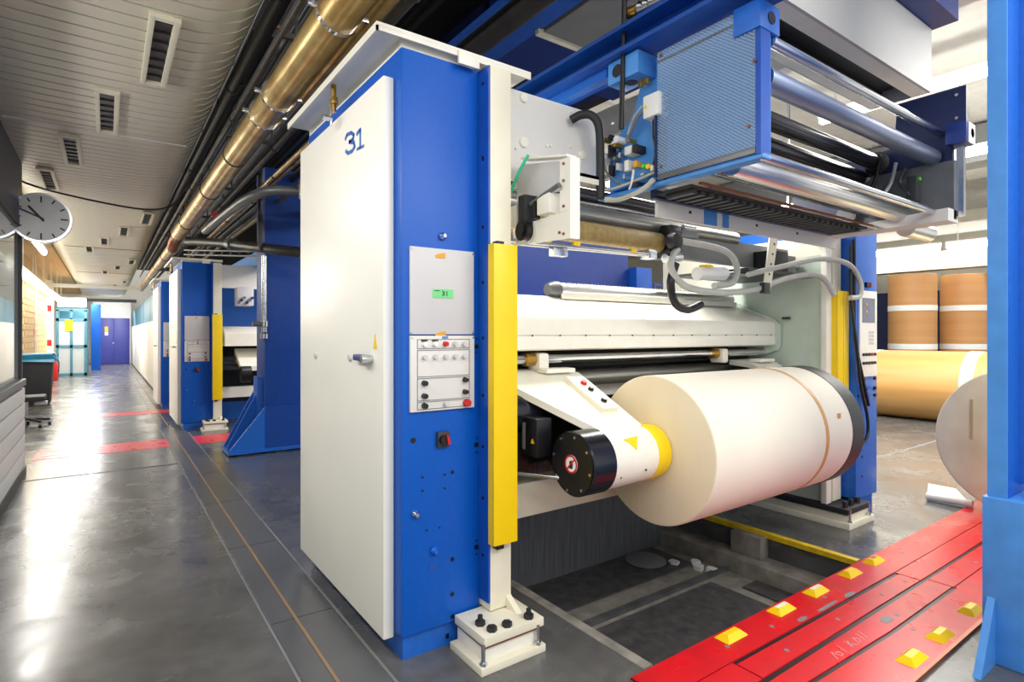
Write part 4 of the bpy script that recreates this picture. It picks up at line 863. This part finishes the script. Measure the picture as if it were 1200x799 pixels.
# chalk scrawl, wear marks and countersunk screws on the track
sc = MB(); zz = (ZT + .0004, ZT + .0012)
for pts in (((2.72, 1.245), (2.76, 1.30), (2.77, 1.25), (2.80, 1.25), (2.80, 1.28), (2.78, 1.28)), ((2.84, 1.25), (2.86, 1.31)), ((2.92, 1.25), (2.95, 1.31)), ((2.97, 1.30), (2.93, 1.275), (2.98, 1.25)), ((3.0, 1.25), (3.03, 1.3), (3.05, 1.27), (3.02, 1.25)), ((3.07, 1.25), (3.10, 1.31)), ((3.11, 1.25), (3.14, 1.31))):
    sc.stroke([(2.72 + (a_ - 2.72) * .8, 1.245 + (b_ - 1.245) * .85) for a_, b_ in pts], .0035, 'z', *zz)
build(sc, 'chalk_scrawl', 'chalk', trk)
for (x, y) in ((2.6, 1.42), (3.1, 1.42), (3.6, 1.41), (2.75, 1.58), (3.3, 1.58), (2.9, 1.27), (3.4, 1.26), (3.9, 1.4), (3.3, 1.15), (4.4, 1.6), (4.9, 1.4), (4.6, 1.25), (2.4, 1.6)):
    build(MB().cyl((x, y, ZT), (x, y, ZT + .001), .012, n=12), 'screw_head', 'mid_grey', trk)
for (x, y, a_, b_) in ((2.95, 1.528, .06, .018), (3.2, 1.52, .14, .014), (3.45, 1.515, .07, .02), (3.3, 1.27, .06, .03)):
    build(MB().prism([(x + a_ * math.cos(k * .785) * random.uniform(.7, 1), y + b_ * math.sin(k * .785) * random.uniform(.7, 1)) for k in range(8)], 'z', *zz), 'worn_patch', 'mid_grey', trk)
# pit litter
lid = tag(build(MB().lathe([(0, .15), (.01, .16), (.03, .12), (.034, .02)], (3.45, 3.02, PD + .012), (0, 0, 1), 20), 'dirty_lid', 'mid_grey', None), 'grey dirty round lid lying in the pit', 'lid')
for i, (x, y) in enumerate(((3.68, 2.7), (3.74, 2.78), (3.6, 2.86), (3.72, 2.62))):
    b = MB(); b.prism([(x + .06 * math.cos(k * 1.05) * random.uniform(.5, 1), y + .05 * math.sin(k * 1.05) * random.uniform(.5, 1)) for k in range(6)], 'z', PD, PD + .03)
    tag(build(b, 'paper_scrap', 'white', None), ['crumpled white paper scrap in the middle of the pit litter', 'crumpled white paper scrap by the pit ledge', 'crumpled white paper scrap nearest the dirty lid', 'crumpled white paper scrap nearest the red track'][i], 'paper', 'paper scraps in the pit')
for x, y in ((2.2, .72), (2.75, .72), (3.4, .8), (3.75, .78)): bx('floor_mark', 'yellow', floor, x, x + .12, y, y + .09, 0, .002)

# ================================================================== FOREGROUND BLUE COLUMN
t = thing('blue_column', 'blue steel column standing in the right foreground', 'column', (3.6, .7, 0))
build(MB().box(3.3, 3.32, .785, .855, .755, 4.6), 'flange', 'blue_light', t)
build(MB().box(3.32, 3.9, .78, .84, .755, 4.6, .004), 'front_plate', 'blue_mid', t); build(MB().box(3.46, 3.50, .5, .78, .8, 4.6), 'rib', 'blue_mid', t)
build(MB().box(3.28, 3.95, .45, .87, .0, .755, .01), 'base', 'blue_light', t)
build(MB().prism([(3.30, .775), (3.5, .9), (3.5, .755), (3.30, .755)], 'y', .68, .70), 'weld_lip', 'blue_light', t)
build(MB().prism([(3.28, .30), (3.28, 0), (3.08, 0), (3.10, .02)], 'y', .82, .85), 'gusset', 'blue_light', t)

# ================================================================== MID-LEFT BLUE COLUMN WITH GUSSETS
t = thing('blue_support_column', 'big blue support column with gusset foot beyond the cabinet', 'column', (1.8, 7.8, 0))
build(MB().box(1.62, 2.3, 7.62, 8.1, .05, 3.6, .006), 'post', 'blue_column', t)
build(MB().box(1.56, 1.7, 7.75, 8.0, .05, .95, .006), 'step', 'blue_mid', t)
for y in (7.60, 7.82, 8.02): build(MB().prism([(1.62, .85 if y > 7.7 else .58), (1.62, .03), (1.22, .03), (1.22, .08)], 'y', y, y + .03), 'gusset', 'blue_mid', t)
build(MB().box(1.20, 2.3, 7.58, 8.12, .02, .06), 'foot_plate', 'blue_mid', t)
build(MB().box(1.62, 2.3, 7.597, 7.62, .06, .58), 'front_plate', 'blue_column', t)
for x in (1.3, 1.75, 2.15): bx('pad', 'rubber', t, x, x + .14, 7.6, 8.1, 0, .02)
t = thing('riser_pipe', 'chrome riser pipe with coupling on the blue support column', 'pipe', (1.59, 7.55, 1.4))
build(MB().cyl((1.60, 7.56, 1.55), (1.60, 7.56, 2.47), .03), 'pipe', 'steel', t)
build(MB().lathe([(0, .025), (.02, .05), (.08, .05), (.1, .035), (.16, .035), (.17, .05), (.24, .05)], (1.60, 7.56, 1.42), (0, 0, 1), 16), 'coupling', 'steel', t)
build(MB().cyl((1.56, 7.54, 1.62), (1.46, 7.54, 1.62), .03), 'side_port', 'pipe_grey', t)

# ================================================================== SECOND PRESS BEHIND
t = thing('second_press', 'second printing press unit beyond the blue column', 'machine', (2.2, 11, 0))
build(MB().prism([(10.1, 1.3), (10.1, 1.5), (10.4, 1.62), (11.0, 1.62), (11.0, 1.3)], 'x', 1.55, 4.0), 'hood', 'cream', t)
bx('back_panel', 'blue_mid', t, 1.52, 4.0, 11.3, 11.36, .1, 2.7); bx('interior', 'black', t, 1.52, 4.0, 11.1, 11.2, .3, 1.3)
bx('crossbeam', 'light_panel', t, 1.52, 4.0, 10.3, 10.45, .45, .62); bx('header', 'light_panel', t, 1.52, 3.2, 10.25, 10.3, 2.25, 2.62); cy('roller', 'roller_dark', t, (1.52, 10.4, 1.0), (4, 10.4, 1.0), .12)
build(MB().lathe([(0, .13), (.15, .13), (.15, .1)], (1.75, 9.95, .85), (1, 0, 0), 20), 'motor_cap', 'black', t); build(MB().prism([(10.5, 1.25), (9.95, .98), (9.95, .9), (10.5, 1.15)], 'x', 1.75, 2.1), 'arm_cover', 'cream', t)
bx('base', 'blue_mid', t, 1.5, 4.0, 11.0, 11.3, 0, .3)
eb = bx('roller_end', 'grey_panel', t, 1.70, 1.95, 9.95, 10.2, 1.95, 2.25, .02)
for i in range(6): build(MB().cyl((1.72 + .04 * i, 9.95, 2.0 + .04 * (i % 3)), (1.72 + .04 * i, 9.9, 2.0 + .04 * (i % 3)), .022, n=8), 'fitting', 'rubber' if i % 2 else 'steel', eb)
bx('upper_beam', 'blue_light', t, 2.0, 2.3, 8.6, 12.5, 2.62, 2.85)

# wrapped white panels along the right of the aisle
for i in range(5):
    y0 = 16.5 + i * 3.5
    t = thing('wrapped_panel', ['nearest', 'second', 'third', 'fourth', 'farthest'][i] + ' white wrapped panel lining right side of the aisle', 'panel', (1.3, y0 + 1.7, 0), 'white wrapped panels')
    build(MB().box(1.0, 1.5, y0, y0 + 3.4, .05, 1.85, .02), 'wrap', 'white_wrap', t); bx('skid', 'dark_grey', t, 1.05, 1.45, y0 + .1, y0 + 3.3, 0, .05)
    bx('top_panel', 'teal', t, 1.05, 1.45, y0 + .02, y0 + 3.38, 1.85, 2.6)

# ================================================================== PIPES OVER THE PRESSES
def clampring(par, x, y, z, r, m='chrome'):
    o = build(MB().lathe([(0, r), (0, r + .012), (.03, r + .012), (.03, r)], (x, y, z), (0, 1, 0), 28), 'clamp', m, par)
    build(MB().box(x - r - .05, x - r, y + .005, y + .025, z - .01, z + .02, .003).box(x + r, x + r + .05, y + .005, y + .025, z - .01, z + .02, .003), 'clamp_ear', 'steel', o)
GX, GZ = .93, 3.08
g = tag(build(MB().cyl((GX, .5, GZ), (GX, 10.4, GZ), .10, n=36), 'insulated_pipe', 'gold_pipe', None), 'large shiny golden pipe running overhead along the aisle', 'pipe')
for y in (2.75, 3.95, 4.35): clampring(g, GX, y, GZ, .10)
for y in (5.5, 7.0, 9.2): build(MB().lathe([(0, .1), (0, .106), (.025, .106), (.025, .1)], (GX, y, GZ), (0, 1, 0), 28), 'band', 'pipe_dark', g)
build(MB().tube([(GX, 10.35, GZ), (GX, 10.7, GZ), (GX - .02, 10.95, GZ - .06), (GX - .02, 11.2, GZ - .12)], .085, 16, 4), 'elbow', 'copper', g)
g2 = tag(build(MB().cyl((GX - .02, 11.2, GZ - .12), (GX - .02, 22, GZ - .12), .085, n=24), 'insulated_pipe', 'gold_pipe', None), 'dull golden pipe continuing past the elbow far down the aisle', 'pipe')
for y in (12.5, 14.5, 17): build(MB().lathe([(0, .085), (0, .092), (.03, .092), (.03, .085)], (GX - .02, y, GZ - .12), (0, 1, 0), 20), 'band', 'pipe_dark', g2)
tag(cy('golden_pipe', 'gold_pipe', None, (1.15, .8, 3.22), (1.15, 4.2, 3.22), .07), 'second golden pipe close behind the large one', 'pipe')
t = thing('branch_pipe', 'dark branch pipe crossing to the blue support column', 'pipe', (1.5, 9.5, 2.9))
build(MB().tube([(GX + .1, 10.1, 2.93), (1.15, 9.5, 2.86), (1.36, 8.5, 2.72), (1.52, 7.5, 2.56), (1.68, 7.0, 2.48), (2.0, 6.5, 2.4)], .06, 12, 4), 'pipe', 'pipe_dark', t)
build(MB().cyl((1.36, 8.52, 2.723), (1.385, 8.37, 2.70), .08), 'coupling', 'pipe_grey', t)
t = thing('cable_tray', 'grey cable tray under the branch pipe', 'cable tray', (1.4, 9.4, 2.65))
for dz in (0, .07): tb('side_rail', 'pipe_grey', t, [(1.0, 10.3, 2.75 + dz), (1.85, 8.6, 2.6 + dz)], .015, 6)
for i in range(9): tb('rung', 'dark_grey', t, [(1.05 + .09 * i, 10.2 - .18 * i, 2.75 - .016 * i), (1.05 + .09 * i, 10.2 - .18 * i, 2.82 - .016 * i)], .01, 6)
# pipe runs along the aisle between ceiling and golden pipe
runs = [(.80, 3.42, .035, 'pipe_dark', 'dark pipe hugging the curved edge of the aisle ceiling'), (.87, 3.50, .03, 'black', 'black cable run above the dark aisle pipe'), (.88, 3.36, .022, 'pipe_grey', 'thin grey conduit beside the dark aisle pipe'),
        (.84, 3.28, .018, 'pipe_dark', 'thin dark conduit just left of the golden pipe'), (1.02, 3.46, .045, 'pipe_dark', 'dark pipe hidden above the golden pipe'), (.80, 3.18, .014, 'pipe_dark', 'thin dark line left of the golden pipe'),
        (1.12, 3.02, .028, 'pipe_dark', 'dark pipe running right of the golden pipe'), (1.45, 3.16, .03, 'pipe_dark', 'dark pipe crossing over the cabinet canopy'), (1.62, 3.3, .03, 'gold_pipe', 'thin golden pipe over the second press, left one'),
        (1.78, 3.18, .03, 'gold_pipe', 'thin golden pipe over the second press, right one'), (1.95, 3.5, .05, 'pipe_dark', 'dark pipe far right over the second press')]
runs += [(.85, 3.60, .035, 'black', 'black duct tube tucked above the ceiling edge'), (.96, 3.62, .05, 'pipe_dark', 'fat dark pipe highest above the golden pipe'), (1.28, 3.32, .035, 'black', 'black pipe right of the second golden pipe'), (1.38, 3.5, .04, 'pipe_dark', 'dark pipe high over the cabinet canopy edge'), (1.3, 3.0, .022, 'gold_pipe', 'slim golden conduit low behind the cabinet')]
for i, (x, z, r, m, lab) in enumerate(runs):
    y0 = .8 if i < 7 else 4.2
    y1 = 20 if i < 7 else 15
    o = tag(cy('pipe_run', m, None, (x, y0, z), (x, y1, z), r, n=12), lab, 'pipe')
    for j in range(5): build(MB().lathe([(0, r), (0, r + .008), (.03, r + .008), (.03, r)], (x, y0 + 1.5 + j * 2.6, z), (0, 1, 0), 12), 'pipe_clip', 'pipe_dark', o)
for i, y in enumerate((3.4, 5.4, 7.4, 9.4, 11.6)):
    t = thing('pipe_hanger', '%s steel hanger bracket holding the aisle pipes' % ['nearest', 'second', 'third', 'fourth', 'farthest'][i], 'hanger', (.95, y, 3.2), 'pipe hangers')
    bx('crossbar', 'dark_grey', t, .80, 1.3, y, y + .03, 3.2, 3.23); bx('rod', 'dark_grey', t, .89, .905, y, y + .015, 3.23, 4.7); bx('rod', 'dark_grey', t, 1.2, 1.215, y, y + .015, 3.23, 4.7)
t = thing('sprinkler_valve', 'small grey valve with orange handle above aisle pipes', 'valve', (1.0, 4.2, 3.5))
build(MB().cyl((1.0, 4.2, 3.46), (1.0, 4.2, 3.62), .03), 'body', 'pipe_grey', t); bx('handle', 'copper', t, .95, 1.05, 4.19, 4.21, 3.64, 3.665); cy('stem', 'pipe_dark', t, (1.0, 4.2, 3.62), (1.0, 4.2, 3.66), .01)
tag(bx('dark_soffit_panel', 'mid_grey', None, .98, 1.3, 2, 14, 4.05, 4.1), 'grey soffit strip above the aisle pipes', 'panel')
tag(tb('grey_elbow_pipe', 'pipe_grey', None, [(1.08, 8.6, 2.88), (1.12, 7.2, 2.88), (1.2, 6.3, 2.9), (1.4, 5.9, 2.92), (2.0, 5.8, 2.92)], .05, 12, 5), 'grey elbow pipe bending right behind the golden pipe', 'pipe')
tag(cy('air_duct', 'pipe_grey', None, (1.55, 5.2, 3.02), (2.1, 5.2, 3.02), .16), 'short fat grey duct behind the cabinet top', 'duct')
tag(tb('vertical_conduit', 'pipe_dark', None, [(1.5, 7.3, 2.5), (1.5, 7.3, 4.6)], .025), 'dark vertical conduit behind the cabinet', 'conduit')
b = thing('bracket_light', 'small steel end bracket behind the white cabinet door', 'bracket', (1.4, 4.9, 2.3))
bx('drop_rod', 'pipe_dark', b, 1.44, 1.46, 4.97, 4.99, 2.62, 3.13)
build(MB().box(1.33, 1.5, 4.95, 5.0, 2.64, 2.82, .02), 'plate', 'steel', b); build(MB().box(1.35, 1.48, 4.93, 4.95, 2.69, 2.77, .01), 'recess', 'dark_grey', b)
tag(cy('red_valve_wheel', 'red', None, (1.05, 7.6, 2.93), (1.05, 7.62, 2.93), .035), 'small red valve wheel under the golden pipe', 'valve')
# dark joists and blue rail above the cabinet
for i, x in enumerate((1.3, 1.55, 1.8, 2.05, 2.3)):
    tag(bx('ceiling_joist', 'pipe_dark', None, x, x + .05, 2.0, 16, 4.35, 4.45), '%s dark joist from the aisle, high above the cabinet' % ['first', 'second', 'third', 'fourth', 'fifth'][i], 'joist', 'dark joists')
tag(bx('blue_rail', 'blue_beam', None, 2.36, 2.40, 2.4, 14, 3.93, 3.97), 'thin blue rail left of the fat dark duct', 'rail')
for i in range(3): pass

# ================================================================== LEFT SIDE THINGS
# clock
q = PX(48, 255, -.56)
t = thing('wall_clock', 'round white station clock projecting from the office corner', 'clock', (q.x, q.y, q.z))
cr = .26
build(MB().lathe([(0, cr), (.1, cr), (.1, cr - .02), (0, cr - .02)], (q.x, q.y, q.z), (0, 1, 0), 40), 'rim', 'steel', t)
fc = build(MB().cyl((q.x, q.y + .012, q.z), (q.x, q.y + .09, q.z), cr - .02, n=40), 'dial', 'sticker_white', t)
for i in range(12):
    an = i * math.pi / 6; u = (math.sin(an), math.cos(an)); r0 = .165 if i % 3 == 0 else .185
    build(MB().stroke([(q.x + u[0] * r0, q.z + u[1] * r0), (q.x + u[0] * .222, q.z + u[1] * .222)], .014, 'y', q.y + .009, q.y + .012), 'hour_mark', 'dark_grey', fc)
build(MB().stroke([(q.x + .02, q.z - .01), (q.x - .17, q.z + .075)], .016, 'y', q.y + .004, q.y + .007), 'minute_hand', 'dark_grey', t)
build(MB().stroke([(q.x + .02, q.z - .03), (q.x - .10, q.z + .11)], .022, 'y', q.y + .0075, q.y + .009), 'hour_hand', 'dark_grey', t)
bx('mount', 'steel', t, q.x - .30, q.x - .2, q.y + .03, q.y + .07, q.z - .02, q.z + .02)
# fluorescent runs on the left
for i in range(7):
    y0 = 9.2 + i * 2.3
    fixture(-1.28, y0, y0 + 2.25, 2.62, '%s tube lamp in the line along the brick wall' % ['nearest', 'second', 'third', 'fourth', 'fifth', 'sixth', 'seventh', 'farthest'][i], 'tube_light', .1)
for i in range(3):
    y0 = 8.8 + i * 2.2
    fixture(-1.06 + .0 * i, y0, y0 + 2.1, 3.18, '%s tube lamp along left edge of the aisle ceiling' % ['nearest', 'middle', 'farthest'][i], 'tube_light_soft', .07)
tag(bx('left_soffit_box', 'tan_brick', None, -2.4, -1.45, 10.5, 17, 2.75, 3.2), 'tan boxed duct above the brick wall lamps', 'duct')
tag(bx('cross_pipe_beam', 'white', None, -1.3, .85, 20.5, 20.6, 2.82, 2.92), 'pale cross beam under the far aisle ceiling', 'beam')
tag(bx('far_cross_beam', 'mid_grey', None, -1.5, 1.0, 28, 28.2, 2.78, 2.9), 'dark cross beam near the purple doors', 'beam')
# bin with blue bag
bp_ = PZ(45, 471)
bxx, byy = -1.2, 15.6
t = thing('waste_bin', 'dark waste bin lined with a blue bag beside the office', 'bin', (bxx, byy, 0))
b = MB(); b.box(bxx - .28, bxx + .28, byy - .3, byy + .3, .02, .98, .02)
for v in b.bm.verts:
    if v.co.z < .5: v.co.x = bxx + (v.co.x - bxx) * .8; v.co.y = byy + (v.co.y - byy) * .8
build(b, 'body', 'rubber', t)
b = MB(); b.box(bxx - .33, bxx + .33, byy - .33, byy + .33, .92, 1.08, .04)
for v in b.bm.verts: v.co += Vector((random.uniform(-.03, .03), random.uniform(-.03, .03), random.uniform(-.03, .02)))
build(b, 'bag', 'bag_blue', t, 20)
# office chair base peeking out
cx_, cy_ = -1.05, 12.0
t = thing('office_chair', 'office chair base with casters behind the office corner', 'chair', (cx_, cy_, 0))
for k in range(5):
    an = k * 2 * math.pi / 5 + .35; e = Vector((cx_ + .3 * math.cos(an), cy_ + .3 * math.sin(an), .09))
    tb('leg', 'black', t, [(cx_, cy_, .13), e], .022); build(MB().cyl((e.x - .02, e.y, .03), (e.x + .02, e.y, .03), .03, n=12), 'caster', 'black', t)
cy('post', 'steel', t, (cx_, cy_, .1), (cx_, cy_, .42), .025)
build(MB().box(cx_ - .24, cx_ + .24, cy_ - .24, cy_ + .24, .42, .50, .03), 'seat', 'rubber', t); build(MB().box(cx_ - .24, cx_ - .18, cy_ - .2, cy_ + .2, .55, .95, .03), 'backrest', 'rubber', t); bx('back_bar', 'black', t, cx_ - .23, cx_ - .2, cy_ - .03, cy_ + .03, .45, .6)
build(MB().box(cx_ + .1, cx_ + .26, cy_ - .1, cy_ + .1, .35, .40, .01), 'tilt_lever', 'grey_panel', t)
# fire extinguisher, red signs
t = thing('fire_extinguisher', 'red fire extinguisher against the white wall pier', 'fire extinguisher', (-1.38, 23.4, 0))
build(MB().lathe([(0, .1), (.02, .11), (.5, .11), (.6, .06), (.66, .035)], (-1.38, 23.4, 0), (0, 0, 1), 18), 'tank', 'red', t); bx('valve', 'black', t, -1.42, -1.34, 23.37, 23.43, .66, .74); tb('hose', 'black', t, [(-1.35, 23.35, .7), (-1.25, 23.3, .6), (-1.26, 23.3, .25)], .015, 8, 4)
for i, (y, z, lab) in enumerate(((23.2, 2.35, 'upper red safety sign on the white pier'), (20, 1.55, 'small red arrow sign on the brick wall'), (24.0, 1.2, 'lower red safety sign on the white pier'))):
    x = -1.49 if i != 1 else -1.60
    yy = 24.495 if i != 1 else 20
    if i == 1: o = build(MB().prism([(yy, z - .08), (yy + .25, z), (yy, z + .08)], 'x', -1.603, -1.595), 'safety_sign', 'red', None)
    else: o = bx('safety_sign', 'red', None, -1.62, -1.5, 24.47, 24.499, z - .1, z + .1)
    tag(o, lab, 'sign')
tag(bx('brick_conduit', 'white', None, -1.6, -1.56, 20.2, 20.25, 0, 3.4), 'white conduit running up the brick wall', 'conduit')
# teal booth
t = thing('glass_booth', 'teal framed glass booth with yellow notice near the purple doors', 'booth', (-1.0, 26.3, 0))
for x in (-1.45, -1.06, -.66): bx('post', 'teal', t, x, x + .08, 25.5, 25.58, 0, 2.35)
for z in (0, 1.0, 1.95, 2.3): bx('rail', 'teal', t, -1.45, -.58, 25.5, 25.58, z, z + .1)
bx('pane', 'glass', t, -1.37, -.66, 25.53, 25.54, 1.1, 1.95); bx('pane', 'glass', t, -1.37, -.66, 25.53, 25.54, .1, 1.0)
bx('side_panel', 'teal', t, -.62, -.56, 25.58, 27.5, 0, 2.4); bx('interior', 'teal', t, -1.45, -.62, 27.4, 27.5, 0, 2.4); bx('notice', 'yellow', t, -1.2, -.98, 25.48, 25.5, 1.6, 2.0)
bx('lit_sign', 'white', t, -1.4, -.6, 25.45, 25.6, 2.45, 2.8); bx('machine', 'red', t, -1.2, -1.0, 26.5, 26.9, 0, .85); bx('shelf', 'white', t, -1.35, -.7, 26.8, 27.2, .5, .55)
tag(bx('blue_pillar', 'blue', None, -.52, -.2, 29, 29.4, 0, 2.7), 'blue pillar right of the teal booth', 'pillar')
